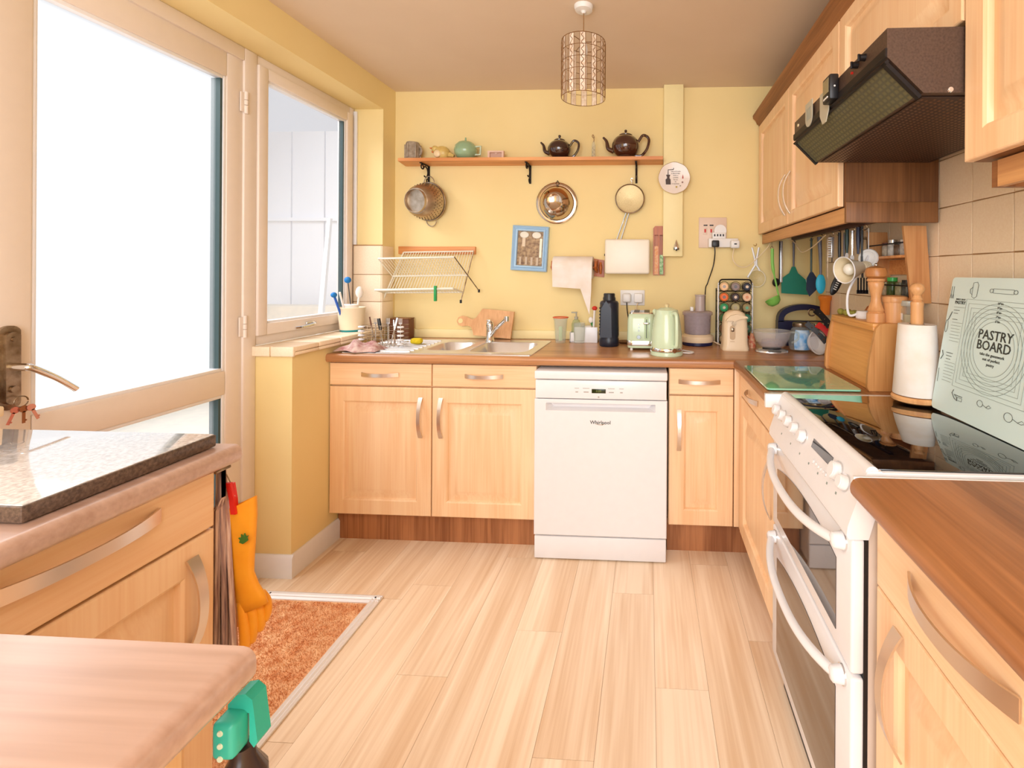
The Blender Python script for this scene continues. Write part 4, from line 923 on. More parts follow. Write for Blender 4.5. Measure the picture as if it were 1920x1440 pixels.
tp_ = on(652, 525, 'x', -1.58); stick('bottle_brush', 'blue round bottle brush rising highest from the cream pot', 'brush', c+Vector((.01, 0, .02)), tp_, .0028, mat('dark_stem', (70, 66, 64), .5), lambda m, p: m.ball(p, .017, 12, (1, 1, 1)), BLU)
tp_ = on(626, 553, 'x', -1.60); stick('blue_brush', 'blue brush leaning left out of the cream pot', 'brush', c+Vector((-.02, -.02, .02)), tp_, .006, mat('blue_handle', (40, 96, 190), .4), lambda m, p: m.ball(p, .014, 10, (1, 1.2, 1)), BLU)
tp_ = on(637, 548, 'x', -1.59); stick('white_brush_handle', 'thin white brush handle beside the blue brush in the pot', 'brush', c+Vector((-.01, -.01, .02)), tp_, .005, WHB)
tp_ = on(674, 548, 'x', -1.54); stick('dish_brush', 'fluffy white dish brush on the right in the cream pot', 'brush', c+Vector((.02, .0, .02)), tp_, .005, WHB, lambda m, p: m.ball(p, .021, 12, (.9, .9, 1.5)), WHB)
M().lathe([(.036, 0), (.036, .025), (.032, .028)], c+Vector((-.0, -.01, .115)), 20).build('white_tub', WHB, label='white plastic tub nested in the top of the brush pot', cat='tub')
# drying cloth
q = on(650, 655, 'z', ZT); m = M(); rnd = random.Random(5); n = 16; grid = []
for i in range(n):
    row = []
    for j in range(10):
        u, v = i/(n-1), j/9; h_ = .042*math.sin(PI*u)**.6*math.sin(PI*v)**.5*(1+.3*math.sin(u*14+v*5))+.003+.006*math.sin(v*17+u*6)*math.sin(PI*u)
        row.append((-1.475+.20*u, 2.15+.12*v+.012*math.sin(u*9), zs+max(h_, .002)))
    grid.append(row)
m.loft(grid, False, False, closed=False)
m.build('dish_cloth', mat('patterned_cloth', (214, 190, 180), .9, c2=(168, 112, 110), scale=45), label='crumpled pink and grey dish cloth on the left end of the drainer', cat='cloth', ang=180)
# cutlery drainer
c = Vector((-1.325, 2.33, zs+.004)); t = thing('cutlery_drainer', 'wire cutlery drainer with white ringed ends on the sink drainer', 'cutlery drainer', c)
m = M()
for k in range(5):
    z_ = c.z+.018+k*.022; m.tube([(c.x-.10, c.y-.04, z_), (c.x+.10, c.y-.04, z_), (c.x+.10, c.y+.05, z_), (c.x-.10, c.y+.05, z_)], .0012, 5, closed=True)
for k in range(9): m.cyl((c.x-.09+k*.0225, c.y-.04, c.z), (c.x-.09+k*.0225, c.y-.04, c.z+.106), .0011, n=5).cyl((c.x-.09+k*.0225, c.y-.04, c.z+.006), (c.x-.09+k*.0225, c.y+.05, c.z+.006), .0011, n=5)
m.build('wire_basket', OLDST, t, kind='stuff')
for s in (-1, 1):
    for k in range(5): M().lathe([(.012, -.0045), (.016, -.002), (.016, .002), (.012, .0045)], (c.x+s*.10, c.y-.035, c.z+.016+k*.021), 14).build('white_ring', WHITE, t)
def lean(nm, lbl, cat_, a, b, r0, m_, r1=None, m2=None, fr=.45):
    a, b = Vector(a), Vector(b); o = thing(nm, lbl, cat_, a); k = a.lerp(b, 1-fr)
    M().tube([a, k], .002, 6, rs=[.0035, .0025]).build('blade', m2 or CHROME, o); M().tube([k, k.lerp(b, .5), b], r0, 8, rs=[r0*.7, r0, r0*.85]).build('handle', m_, o)
lean('kitchen_knife', 'upright black handled knife in the cutlery drainer', 'knife', c+Vector((-.01, 0, .006)), on(710, 597, 'y', 2.33), .009, BLACK)
lean('peeler', 'steel tongs leaning right in the cutlery drainer', 'tongs', c+Vector((.03, 0, .006)), on(745, 596, 'y', 2.35), .006, STEEL)
lean('steel_spoon', 'second steel handle leaning beside the tongs in the drainer', 'spoon', c+Vector((.045, .015, .006)), on(738, 600, 'y', 2.36), .004, STEEL)
lean('wooden_stick', 'short brown handled tool at the left of the cutlery drainer', 'tool', c+Vector((-.05, 0, .006)), on(693, 594, 'y', 2.33), .004, mat('brown_handle', (110, 64, 36), .5))
for k, (x_, y_, l_) in enumerate(((-.06, .02, 'fork standing at the back left of the cutlery drainer'), (.0, .03, 'fork standing at the back centre of the cutlery drainer'), (.07, .02, 'fork standing at the right of the cutlery drainer'))):
    f0 = thing('fork', l_, 'fork', c+Vector((x_, y_, .008))); p = c+Vector((x_, y_, .008))
    M().tube([p, p+Z*.10], .0025, 6).build('stem', STEEL, f0)
    m = M(); m.box(p.x-.009, p.x+.009, p.y-.001, p.y+.001, p.z+.10, p.z+.108)
    for i in range(4): m.box(p.x-.009+i*.0053, p.x-.007+i*.0053, p.y-.001, p.y+.001, p.z+.108, p.z+.13)
    m.build('tines', STEEL, f0)
M().box(-1.225, -1.165, 2.38, 2.42, zs+.006, zs+.036, .014, 3).build('sponge', mat('yellow_sponge', (232, 206, 40), .9, c2=(210, 184, 30), scale=120, bump=.4), label='yellow sponge lying beside the cutlery drainer', cat='sponge')
a = on(752, 598, 'y', 2.66); b = on(770, 630, 'y', 2.66)
bx = thing('brown_box', 'small dark brown wooden box in the corner behind the drainer', 'box', (-1.4, 2.68, ZT+.001))
M().box(XL+.02, b.x, 2.635, 2.70, ZT+.0005, a.z, .003).build('box_body', mat('dark_box', (112, 66, 42), .5), bx); M().box(XL+.018, b.x+.002, 2.633, 2.702, a.z, a.z+.006, .002).build('lid', DARKW, bx)
# cutting board leaning against the wall behind the tap
q = on(935, 632, 'z', ZT); T = Matrix.Translation((on(957, 636, 'y', 2.655).x, 2.652, ZT+.007)) @ Matrix.Rotation(math.radians(-10), 4, 'X') @ Matrix.Rotation(math.radians(5), 4, 'Y')
t = thing('cutting_board', 'light wood chopping board with a looped handle leaning behind the tap', 'chopping board', (on(920, 630, 'y', 2.66).x, 2.66, ZT+.006))
poly = [(-.0, .0), (-.0, .155), (-.185, .155), (-.215, .10), (-.235, .088), (-.27, .10), (-.297, .104), (-.318, .092), (-.325, .07), (-.31, .048), (-.29, .043), (-.26, .05), (-.235, .045), (-.222, .02), (-.215, 0)]
M(T).prism(poly, (0, 0, 0), X, Z, Y*.014).build('board', LWOOD, t, ang=30)
M(T).lathe([(.010, -.002), (.014, -.0015), (.014, .0155), (.010, .016)], (-.302, 0, .073), 18, 'y').build('handle_hole', YEL, t)

# ------------------------------------------------------------ back worktop, middle to right
def P2(px_, py_): return on(px_, py_, 'z', ZT)
c = P2(1051, 643); t = thing('glass_tumbler', 'tall clear tumbler with an orange rim on the worktop', 'glass', c)
M().lathe([(.026, 0), (.028, .004), (.037, .125), (.042, .14), (.040, .138), (.035, .12), (.026, .01), (.001, .008)], c, 24, cap=False).build('glass_body', THIN, t)
M().tube([(c.x+.041*math.cos(2*PI*i/28), c.y+.041*math.sin(2*PI*i/28), c.z+.14) for i in range(28)], .003, 6, closed=True).build('orange_rim', mat('orange_plastic', (224, 96, 50), .4), t)
M().box(c.x-.01, c.x+.01, c.y-.004, c.y+.004, c.z+.012, c.z+.09, .003).build('green_content', mat('pale_green_soap', (206, 226, 176), .5), t)
c = P2(1086, 643); t = thing('glass_tumbler', 'plain clear short tumbler in front of the white tray', 'glass', c)
M().lathe([(.028, 0), (.029, .004), (.033, .11), (.031, .11), (.027, .012), (.001, .01)], c, 24, cap=False).build('glass_body', THIN, t)
a = P2(1068, 642); b = P2(1122, 640); t = thing('sink_caddy', 'white plastic caddy tray beside the dark flask', 'caddy', ((a.x+b.x)/2, 2.63, ZT))
yA, yB_ = 2.60, 2.68
m = M(); m.box(a.x, b.x, yA, yA+.004, ZT, ZT+.055, .0015).box(a.x, b.x, yB_-.004, yB_, ZT, ZT+.055, .0015).box(a.x, a.x+.004, yA, yB_, ZT, ZT+.055).box(b.x-.004, b.x, yA, yB_, ZT, ZT+.055).box(a.x, b.x, yA, yB_, ZT, ZT+.004).box(b.x-.13, b.x, yA-.002, yA, ZT, ZT+.085, .001); m.build('tray', WHITE, t)
M().box(a.x+.06, a.x+.12, 2.615, 2.66, ZT+.006, ZT+.09, .01).build('sponge', WHB, label='white sponge block standing in the caddy tray', cat='sponge')
c = Vector((a.x+.03, 2.64, ZT+.006)); t = thing('soap_dispenser', 'clear bottle with a grey pump behind the plain tumbler', 'soap dispenser', c)
M().lathe([(.024, 0), (.026, .004), (.026, .09), (.018, .112), (.009, .118)], c, 20).build('bottle', thin_glass('clear_green', (226, 232, 196), .35), t)
M().lathe([(.010, .118), (.011, .132), (.004, .134), (.004, .155), (.006, .16)], c, 14).box(c.x-.028, c.x+.006, c.y-.004, c.y+.004, c.z+.152, c.z+.16, .002).build('pump', mat('grey_pump', (170, 166, 150), .4), t)
c = Vector((b.x-.03, 2.65, ZT+.006)); stick('washing_up_brush', 'brush with a white handle and red tip beside the flask', 'brush', c, on(1115, 578, 'y', 2.64), .006, WHB, lambda m, p: m.ball(p, .014, 12, (1.1, .8, .9)), mat('red_tip', (214, 52, 30), .5), 'red_tip')
c = Vector((b.x-.012, 2.655, ZT+.006)); stick('scouring_brush', 'green handled scouring brush leaning behind the flask', 'brush', c, on(1108, 600, 'y', 2.66), .007, mat('green_handle', (60, 130, 70), .5), lambda m, p: m.ball(p, .014, 12, (1, 1, 1.3)), WHB)
c = Vector((P2(1142, 648).x, 2.50, ZT)); t = thing('vacuum_flask', 'dark navy vacuum flask standing left of the toaster', 'flask', c); NV = mat('navy_rubber', (28, 32, 46), .32)
M().lathe([(.048, 0), (.052, .006), (.052, .035), (.049, .045), (.052, .06), (.050, .15), (.050, .225), (.046, .234), (.034, .240)], c, 28).build('flask_body', NV, t)
M().lathe([(.033, .238), (.034, .25), (.030, .262), (.031, .27), (.028, .277), (.001, .277)], c, 24).build('screw_cap', mat('black_cap', (34, 34, 38), .35), t)
M().prism([(-.030, .0), (.030, .0), (.026, .15), (0, .19), (-.026, .15)], c+Vector((-.012, -.0535, .05)), X, Z, Y*.006).build('grip_panel', NV, t)
for k in range(9): M().box(c.x-.055+.004, c.x-.045, c.y-.025, c.y-.012, c.z+.06+k*.017, c.z+.068+k*.017, .002).build('grip_ridge', NV, t)
c = P2(1170, 645); c.y = 2.60; t = thing('small_dish', 'small brown dish with a pale rim behind the flask', 'dish', (c.x, c.y, ZT))
M().lathe([(.025, 0), (.042, .010), (.044, .012), (.040, .012), (.024, .004), (.001, .004)], (c.x, c.y, ZT), 24, cap=False).build('dish_body', mat('brown_glaze', (110, 66, 30), .3), t)
# toaster
c = Vector((on(1203, 620, 'y', 2.36).x, 2.455, ZT)); t = thing('toaster', 'sage green toaster with chrome band beside the kettle', 'toaster', c)
def rrz(w2, d2, r, z_): return [(c.x+x-0, c.y+y, c.z+z_) for x, y, _ in rr(-w2, w2, -d2, d2, r, 0)]
M().loft([rrz(.070, .095, .03, .012), rrz(.073, .098, .03, .03), rrz(.071, .097, .03, .15), rrz(.066, .092, .03, .176), rrz(.058, .085, .025, .182)]).build('toaster_body', SAGE, t)
M().loft([rrz(.0735, .0985, .03, .024), rrz(.0745, .0995, .03, .028), rrz(.0745, .0995, .03, .044), rrz(.0735, .0985, .03, .047)], False, False).build('chrome_band', CHROME, t)
M().loft([rrz(.06, .085, .025, .181), rrz(.058, .083, .025, .187)]).build('chrome_top', CHROME, t)
for s in (-1, 1): M().box(c.x+s*.026-.014, c.x+s*.026+.014, c.y-.08, c.y+.08, c.z+.1865, c.z+.1885).build('bread_slot', BLACK, t)
M().prism([(.011*math.cos(a_), (.045 if math.sin(a_) > 0 else -.045)+.011*math.sin(a_)) for a_ in [2*PI*i/20 for i in range(20)]], (c.x+.024, c.y-.0995, c.z+.11), X, Z, Y*.004).build('lever_track', mat('green_shade', (176, 196, 150), .3), t)
M().box(c.x+.0225, c.x+.0255, c.y-.101, c.y-.099, c.z+.062, c.z+.155).build('lever_slot', BLACK, t)
M().box(c.x+.008, c.x+.04, c.y-.111, c.y-.099, c.z+.132, c.z+.140, .003).build('lever', CHROME, t)
M().lathe([(.010, 0), (.011, -.006), (.009, -.012)], (c.x-.014, c.y-.098, c.z+.068), 18, 'y').build('browning_dial', CHROME, t)
for k in range(3): M().lathe([(.004, 0), (.003, -.003)], (c.x-.014, c.y-.0985, c.z+.098+k*.016), 10, 'y').build('button', CHROME, t)
for x_ in (-.05, .05): M().cyl((c.x+x_, c.y-.08, c.z), (c.x+x_, c.y-.08, c.z+.013), .007).cyl((c.x+x_, c.y+.08, c.z), (c.x+x_, c.y+.08, c.z+.013), .007).build('foot', WHITEP, t)
# kettle
c = P2(1250, 664); c.y = 2.27; c = Vector((on(1250, 640, 'y', 2.25).x, 2.25, ZT)); t = thing('kettle', 'sage green electric kettle with pouring handle near the worktop centre', 'kettle', c)
M().lathe([(.074, 0), (.077, .004), (.076, .018), (.07, .022)], c, 32).build('base', SAGE, t)
M().lathe([(.0745, .022), (.0755, .024), (.0745, .036), (.073, .038)], c, 32).build('chrome_band', CHROME, t)
M().lathe([(.073, .036), (.074, .05), (.070, .11), (.061, .17), (.053, .208), (.051, .212), (.04, .216), (.03, .221), (.012, .224), (.001, .225)], c, 36).build('kettle_body', SAGE, t)
M().lathe([(.008, 0), (.010, .008), (.012, .014), (.006, .018)], c+Z*.223, 16).build('lid_knob', mat('kettle_knob', (226, 206, 160), .3), t)
hd_ = Vector((.42, -.9, 0)).normalized()
hp = spline([c+hd_*.050+Z*.196, c+hd_*.088+Z*.200, c+hd_*.098+Z*.17, c+hd_*.100+Z*.09, c+hd_*.094+Z*.052, c+hd_*.070+Z*.050], 7)
M().tube(hp, .009, 10, rs=[.009]*len(hp)).build('handle', SAGE, t)
M().cyl(c+hd_*.072+Z*.03, c+hd_*.080+Z*.03, .011, n=16).build('switch', CHROME, t)
sp = Vector((-.75, .55, 0)).normalized(); M().tube([c+sp*.045+Z*.185, c+sp*.075+Z*.205], .01, 10, rs=[.022, .010]).build('spout', SAGE, t)
M().tube(spline([c+Vector((.07, .02, .008)), c+Vector((.11, .02, .006)), c+Vector((.13, .05, .006)), c+Vector((.09, .09, .006)), c+Vector((.0, .2, .006)), c+Vector((-.02, .40, .006))], 6), .0035, 6).build('cable', WHITEP, t)
# food processor
c = Vector((on(1307, 600, 'y', 2.60).x, 2.585, ZT)); t = thing('food_processor', 'cream food processor with smoky bowl behind the kettle', 'food processor', c)
M().lathe([(.078, 0), (.082, .004), (.082, .02)], c, 32, sy=.95).build('dark_base', mat('navy_base', (30, 30, 70), .4), t)
M().lathe([(.084, .018), (.088, .024), (.088, .048), (.075, .056), (.070, .06)], c, 32, sy=.95).build('motor_base', CREAM, t)
M().lathe([(.066, .058), (.070, .062), (.074, .165), (.071, .165), (.066, .066), (.001, .062)], c, 32, cap=False).build('bowl', THINV, t)
M().lathe([(.022, .06), (.022, .13), (.012, .15)], c, 16).build('blade_hub', mat('mauve_hub', (190, 170, 170), .4), t)
M().lathe([(.079, .160), (.081, .164), (.081, .176), (.074, .182), (.001, .184)], c, 32, cap=False).build('lid', THINV, t)
M().lathe([(.027, .182), (.026, .262), (.029, .265), (.029, .270), (.001, .270)], c+X*.014, 24).build('feed_tube', mat('mauve_plastic', (190, 172, 166), .3, alpha=.9), t)
M().box(c.x-.04, c.x-.022, c.y-.02, c.y+.02, c.z+.18, c.z+.205, .005).build('lid_latch', WHITEP, t)
M().tube(spline([c+Vector((.085, -.0, .02)), c+Vector((.12, -.04, .006)), c+Vector((.15, -.06, .005)), c+Vector((.19, -.02, .005))], 6), .0035, 6).build('cable', CREAM, t)
# wire spice rack
wy = 2.60; a = on(1347, 525, 'y', wy); b = on(1411, 525, 'y', wy)
t = thing('wire_spice_rack', 'black wire rack of small jars lying on their sides behind the can opener', 'spice rack', ((a.x+b.x)/2, wy, ZT)); TOPZ = a.z+.003; Wd = b.x-a.x
for s, x_ in ((-1, a.x), (1, b.x)):
    M().tube(spline([(x_, wy, ZT), (x_, wy, TOPZ-.05), (x_-s*.004, wy, TOPZ-.02)], 4), .004, 8).build('upright', WHITE, t); M().cyl((x_, wy+.08, ZT), (x_, wy+.08, TOPZ-.05), .003).build('upright', IRON, t)
M().tube(spline([(a.x+.001, wy, TOPZ-.03), (a.x+.012, wy, TOPZ-.004), (a.x+.04, wy, TOPZ), (b.x-.04, wy, TOPZ), (b.x-.012, wy, TOPZ-.004), (b.x-.001, wy, TOPZ-.03)], 6), .004, 8).build('top_wire', IRON, t)
nr = 6; pitchx = Wd/3; pz = (TOPZ-ZT-.012)/nr
capc = [[(240, 196, 150), (150, 130, 126), (40, 40, 56)], [(232, 110, 40), (60, 40, 40), (240, 196, 160)], [(40, 150, 90), (190, 176, 130), (160, 140, 96)], [(60, 110, 60), (220, 210, 190), (50, 120, 90)], [(130, 90, 60), (90, 120, 90), (70, 110, 80)], [(190, 160, 120), (180, 60, 40), (206, 80, 50)]]
rown = ['top', 'second', 'third', 'fourth', 'fifth', 'bottom']; coln = ['left', 'middle', 'right']
cn = [['peach', 'grey', 'dark navy'], ['orange', 'dark brown', 'pale peach'], ['green', 'olive', 'brown'], ['dark green', 'cream', 'teal green'], ['brown', 'grey green', 'deep green'], ['tan', 'dull red', 'red']]
for r_ in range(nr):
    z_ = TOPZ-.010-pz*(r_+.5)
    M().cyl((a.x, wy, z_-pz*.45), (b.x, wy, z_-pz*.45), .0018, n=6).build('shelf_wire', IRON, t)
    M().cyl((a.x, wy+.08, z_-pz*.45), (b.x, wy+.08, z_-pz*.45), .0018, n=6).build('shelf_wire', IRON, t)
    for k in range(3):
        x_ = a.x+pitchx*(k+.5); cc = Vector((x_, wy, z_)); rj = min(pitchx, pz)*.43
        M().tube([(x_+(rj+.003)*math.cos(2*PI*i/20), wy-.004, z_+(rj+.003)*math.sin(2*PI*i/20)) for i in range(20)], .0013, 5, closed=True).build('wire_loop', IRON, t)
        j = thing('spice_jar', '%s capped spice jar, %s row, %s column of the wire rack' % (cn[r_][k], rown[r_], coln[k]), 'jar', cc, 'spice jars in the black wire rack')
        M().lathe([(rj*.8, .012), (rj*.95, .02), (rj*.95, .085), (rj*.8, .09)], cc, 16, 'y').build('jar_glass', THIN, j)
        M().lathe([(rj*.93, .014), (rj*.97, .002), (rj*.9, -.012), (rj*.75, -.014), (rj*.7, -.011), (.001, -.011)], cc, 18, 'y', cap=False).build('cap', mat('cap_%d_%d' % (r_, k), capc[r_][k], .35), j)
        M().lathe([(rj*.35, -.011), (rj*.3, -.0125)], cc, 12, 'y').build('cap_centre', mat('capc_%d_%d' % (r_, k), tuple(min(255, int(v*.6+90)) for v in capc[r_][(k+1) % 3]), .4), j)
# can opener
c = Vector((on(1377, 640, 'y', 2.44).x, 2.44, ZT)); t = thing('can_opener', 'cream electric can opener standing in front of the spice rack', 'can opener', c)
def sec(w2, d2, z_, r=.025, dx=0): return [(c.x+x+dx, c.y+y, c.z+z_) for x, y, _ in rr(-w2, w2, -d2, d2, r, 0)]
M().loft([sec(.066, .055, 0), sec(.067, .056, .01), sec(.062, .05, .03), sec(.059, .047, .14), sec(.056, .045, .165), sec(.046, .04, .185), sec(.025, .03, .198, .02)]).build('opener_body', CREAM, t)
M().prism([(-.052, .148), (-.045, .16), (-.03, .175), (.0, .183), (.05, .172), (.056, .164), (.02, .160), (0, .152), (-.01, .142), (-.02, .15)], (c.x, c.y-.062, c.z), X, Z, Y*.02).build('cutter_lever', CREAM, t)
M().lathe([(.010, 0), (.010, -.010)], (c.x-.012, c.y-.046, c.z+.135), 14, 'y').build('cutter_wheel', OLDST, t)
M().prism([(.014*math.cos(a_), (.022 if math.sin(a_) > 0 else -.022)+.014*math.sin(a_)) for a_ in [2*PI*i/20 for i in range(20)]], (c.x-.018, c.y-.0505, c.z+.09), X, Z, Y*.006).build('magnet_recess', mat('cream_dark', (206, 176, 140), .4), t)
M().box(c.x-.026, c.x-.010, c.y-.055, c.y-.047, c.z+.095, c.z+.115, .004).build('magnet', OLDST, t)
M().box(c.x-.03, c.x-.008, c.y-.0515, c.y-.050, c.z+.045, c.z+.048).build('embossed_line', mat('cream_dark', (0, 0, 0)), t)
# scale and clear bowl
c = Vector((on(1447, 655, 'y', 2.37).x, 2.37, ZT)); t = thing('kitchen_scale', 'flat silver kitchen scale in front of the navy case', 'scale', c)
M().lathe([(.076, 0), (.080, .004), (.078, .010), (.060, .016), (.02, .018)], c, 36, sy=.75).build('scale_base', STEEL, t)
M().box(c.x-.03, c.x+.03, c.y-.062, c.y-.045, c.z+.008, c.z+.0145, .001).build('display', mat('lcd_dark', (90, 86, 80), .2), t)
M().lathe([(.045, .0175), (.045, .022), (.04, .023)], c, 28, sy=.8).build('weigh_plate', BLACK, t)
t = thing('clear_bowl', 'clear plastic measuring bowl sitting on the silver kitchen scale', 'bowl', c+Z*.024)
M().lathe([(.045, .0235), (.06, .03), (.082, .065), (.092, .105), (.088, .105), (.079, .067), (.058, .034), (.001, .028)], c, 32, cap=False).build('bowl_shell', thin_glass('faint_smoke', (250, 248, 249), .14), t)
M().tube([(c.x+.0905*math.cos(2*PI*i/32), c.y+.0905*math.sin(2*PI*i/32), c.z+.105) for i in range(32)], .002, 6, closed=True).build('bowl_rim', THIN, t)
M().tube(spline([c+Vector((.085, -.02, .10)), c+Vector((.115, -.03, .10)), c+Vector((.118, -.03, .07)), c+Vector((.09, -.02, .05))], 5), .005, 6).build('bowl_handle', THIN, t)
M().lathe([(.05, .03), (.05, .06), (.045, .062)], c, 24).build('inner_cup', thin_glass('faint_smoke2', (246, 242, 245), .16), t)
# red cone packet right of the opener
c = on(1410, 645, 'y', 2.50); c.z = ZT; M().lathe([(.020, 0), (.022, .02), (.016, .05), (.008, .075)], c, 14).build('red_packet', mat('red_pack', (196, 70, 40), .5, c2=(236, 196, 150), scale=60), label='small red and cream packet right of the can opener', cat='packet')
# navy case
c0 = on(1458, 640, 'y', 2.62); t = thing('navy_case', 'navy blue plastic case with an arched carry handle in the corner', 'case', (c0.x+.13, 2.60, ZT)); NB = mat('navy_plastic', (26, 26, 58), .35)
a = on(1458, 575, 'y', 2.60); W_ = on(1560, 575, 'y', 2.60).x-a.x; top = on(1500, 571, 'y', 2.60).z-ZT
outer = [(0, 0), (0, top*.62)]+[(W_*.5-W_*.5*math.cos(t_), top*.62+top*.38*math.sin(t_)) for t_ in [PI*i/14 for i in range(1, 14)]]+[(W_, top*.62), (W_, 0)]
# body, then the arch as a swept bar
M().prism([(0, 0), (0, top*.60), (W_, top*.60), (W_, 0)], (a.x, 2.59, ZT), X, Z, Y*.05).build('case_body', NB, t)
M().strip([(a.x+.016+(W_-.032)*(.5-.5*math.cos(t_)), 2.615, ZT+top*.58+(top*.36)*math.sin(t_)**.7) for t_ in [PI*i/18 for i in range(19)]], Y, .05, .030).build('carry_handle', NB, t)
# jar with blue label
c = Vector((on(1500, 640, 'y', 2.42).x, 2.42, ZT)); t = thing('glass_jar', 'round glass jar with a blue and white label in the corner', 'jar', c)
M().lathe([(.035, 0), (.05, .008), (.058, .04), (.056, .075), (.042, .11), (.034, .118), (.034, .128)], c, 28).build('jar_glass', THIN, t)
M().lathe([(.036, .122), (.037, .124), (.037, .140), (.034, .142)], c, 24).build('metal_lid', OLDST, t)
M().loft([[(c.x+r_*math.cos(a_), c.y+r_*math.sin(a_), c.z+z_) for a_ in [math.radians(-135+90*i/10) for i in range(11)]] for r_, z_ in ((.054, .012), (.0595, .04), (.0575, .08), (.045, .108))], False, False, closed=False).build('blue_label', mat('label_blue', (60, 150, 214), .4, c2=(224, 236, 244), scale=26), t)
c = Vector((on(1533, 640, 'y', 2.48).x, 2.50, ZT)); t = thing('glass_jar', 'second glass jar with a silver lid behind the white scoop', 'jar', c)
M().lathe([(.035, 0), (.042, .006), (.044, .10), (.034, .115)], c, 24).build('jar_glass', THIN, t); M().lathe([(.036, .114), (.037, .132), (.033, .134)], c, 24).build('metal_lid', CHROME, t)
M().lathe([(.0445, .02), (.0445, .09)], c, 24, cap=False).build('white_label', WHITE, t)
# white scoop leaning
p = on(1534, 640, 'y', 2.30); c = Vector((p.x, 2.31, ZT+.058)); T = Matrix.Translation(c) @ Matrix.Rotation(math.radians(28), 4, 'Z') @ Matrix.Rotation(math.radians(-14), 4, 'X')
t = thing('white_bowl', 'small white bowl standing on edge facing the room in the corner', 'bowl', c-Z*.055)
M(T).lathe([(.056, 0), (.058, -.004), (.052, -.004), (.038, .012), (.032, .022), (.001, .024)], (0, 0, 0), 32, 'y', cap=False).build('bowl_inside', WHITE, t); M(T).lathe([(.056, 0), (.045, .02), (.035, .03), (.001, .031)], (0, 0, 0), 32, 'y', cap=False).build('bowl_outside', WHITE, t)
def slab_handle(nm, lbl, cat_, a, b, w_, m_, riv=True, blade=None):
    a, b = Vector(a), Vector(b); o = thing(nm, lbl, cat_, a.lerp(b, .5)); n_ = 8
    pts = [a.lerp(b, i/n_)+Z*(.006*math.sin(PI*i/n_)) for i in range(n_+1)]
    M().strip(pts, (b-a).cross(Y), w_, .014, ws=[w_*(.75+.35*abs(i/n_-.45)) for i in range(n_+1)]).build('handle', m_, o)
    if riv:
        for f_ in (.25, .6, .85): M().lathe([(.0035, 0), (.003, -.0015)], a.lerp(b, f_)+Vector((0, -.0078, .003)), 10, 'y').build('rivet', CHROME, o)
    if blade: M().strip([b, b+(b-a)*.5], (b-a).cross(Y), w_*.9, .002).build('blade', CHROME, o)
slab_handle('kitchen_knife', 'black riveted knife handle sloping across the white bowl', 'knife', on(1512, 606, 'y', 2.27), on(1549, 642, 'y', 2.23), .026, BLACK)
slab_handle('pizza_cutter', 'black riveted handle rising above the corner jars, sloping right', 'cutter', on(1530, 582, 'y', 2.33), on(1556, 612, 'y', 2.27), .034, BLACK)
slab_handle('red_scraper', 'red plastic scraper between the two black handles', 'scraper', on(1532, 609, 'y', 2.40), on(1556, 628, 'y', 2.36), .036, mat('scraper_red', (222, 36, 36), .35), riv=False)
q = on(1522, 586, 'y', 2.36)
M().tube(arc(q, .016, 0, 360, 14, X, Z), .004, 8).build('steel_ring', OLDST, label='steel ring handle lying on the corner jars', cat='ring')
# orange cup on the wall
c = on(1547, 572, 'x', XR-.03); t = thing('orange_cup', 'small orange plastic cup hanging beside the utensils near the tiled edge', 'cup', c)
M().lathe([(.022, -.05), (.026, .02), (.034, .032), (.034, .046), (.027, .05), (.024, .04)], (c.x, c.y, c.z), 20).build('cup_body', mat('orange_cup', (236, 134, 44), .35), t)
M().cyl((c.x, c.y, c.z+.03), (XR, c.y, c.z+.03), .004).build('hook', OLDST, t)

# ------------------------------------------------------------ utensils under the wall cabinets
c = on(1417, 522, 'y', YB-.012); q = on(1416, 459, 'y', YB-.012)
t = thing('small_strainer', 'white plastic strainer hanging from a brass hook on the yellow wall', 'strainer', c)
M().tube([(c.x+.048*math.cos(2*PI*i/28)+.006, c.y, c.z+.048*math.sin(2*PI*i/28)) for i in range(28)], .0035, 6, closed=True).build('rim', mat('strainer_rim', (238, 224, 190), .4), t)
M().lathe([(.048, 0), (.036, .008), (.001, .010)], (c.x+.006, c.y-.001, c.z), 24, 'y', cap=False).build('mesh_bowl', thin_glass('strainer_mesh', (240, 226, 176), .55, .4), t)
m = M(); k_ = Vector((c.x+.0, c.y, c.z+.075)); m.tube([k_+Vector((-.022, 0, .1)), k_+Vector((-.006, 0, .035)), k_+Vector((-.004, 0, .0)), k_+Vector((-.028, 0, -.04)), k_+Vector((-.046, 0, -.07))], .0055, 6).tube([k_+Vector((.016, 0, .1)), k_+Vector((.004, 0, .035)), k_+Vector((.004, 0, 0)), k_+Vector((.022, 0, -.032))], .0055, 6)
m.build('forked_handle', WHITE, t)
M().tube(arc((q.x, YB-.01, q.z+.002), .008, 180, 400, 10, X, Z), .0018, 6).build('hook', mat('brass', (150, 110, 50), .35, .9), t)
RX, RZ = .80, 1.462
hr = thing('utensil_rail', 'dark hook rail under the wall cabinet holding the utensils', 'rail', (RX, 2.2, RZ))
M().box(RX-.012, RX+.012, 1.72, 2.66, RZ+.012, RZ+.048, .002).build('rail_bar', mat('dark_rail', (66, 30, 26), .5), hr)
M().box(RX-.0, XR-.03, 1.75, 2.68, RZ+.0485, RZ+.049).build('backing_board', DARKW, hr)
hook_pts = (1450, 1464, 1488, 1521, 1539, 1559, 1572, 1586, 1598, 1609, 1621)
def hy_(px_):
    d = _ray(px_, 450); return d.y/d.x*RX
for px_ in hook_pts:
    y_ = hy_(px_)
    if y_ < 2.67: M().tube(arc((RX, y_, RZ+.002), .010, 90, 320, 8, -X, Z), .0018, 5).build('hook', CHROME, hr)
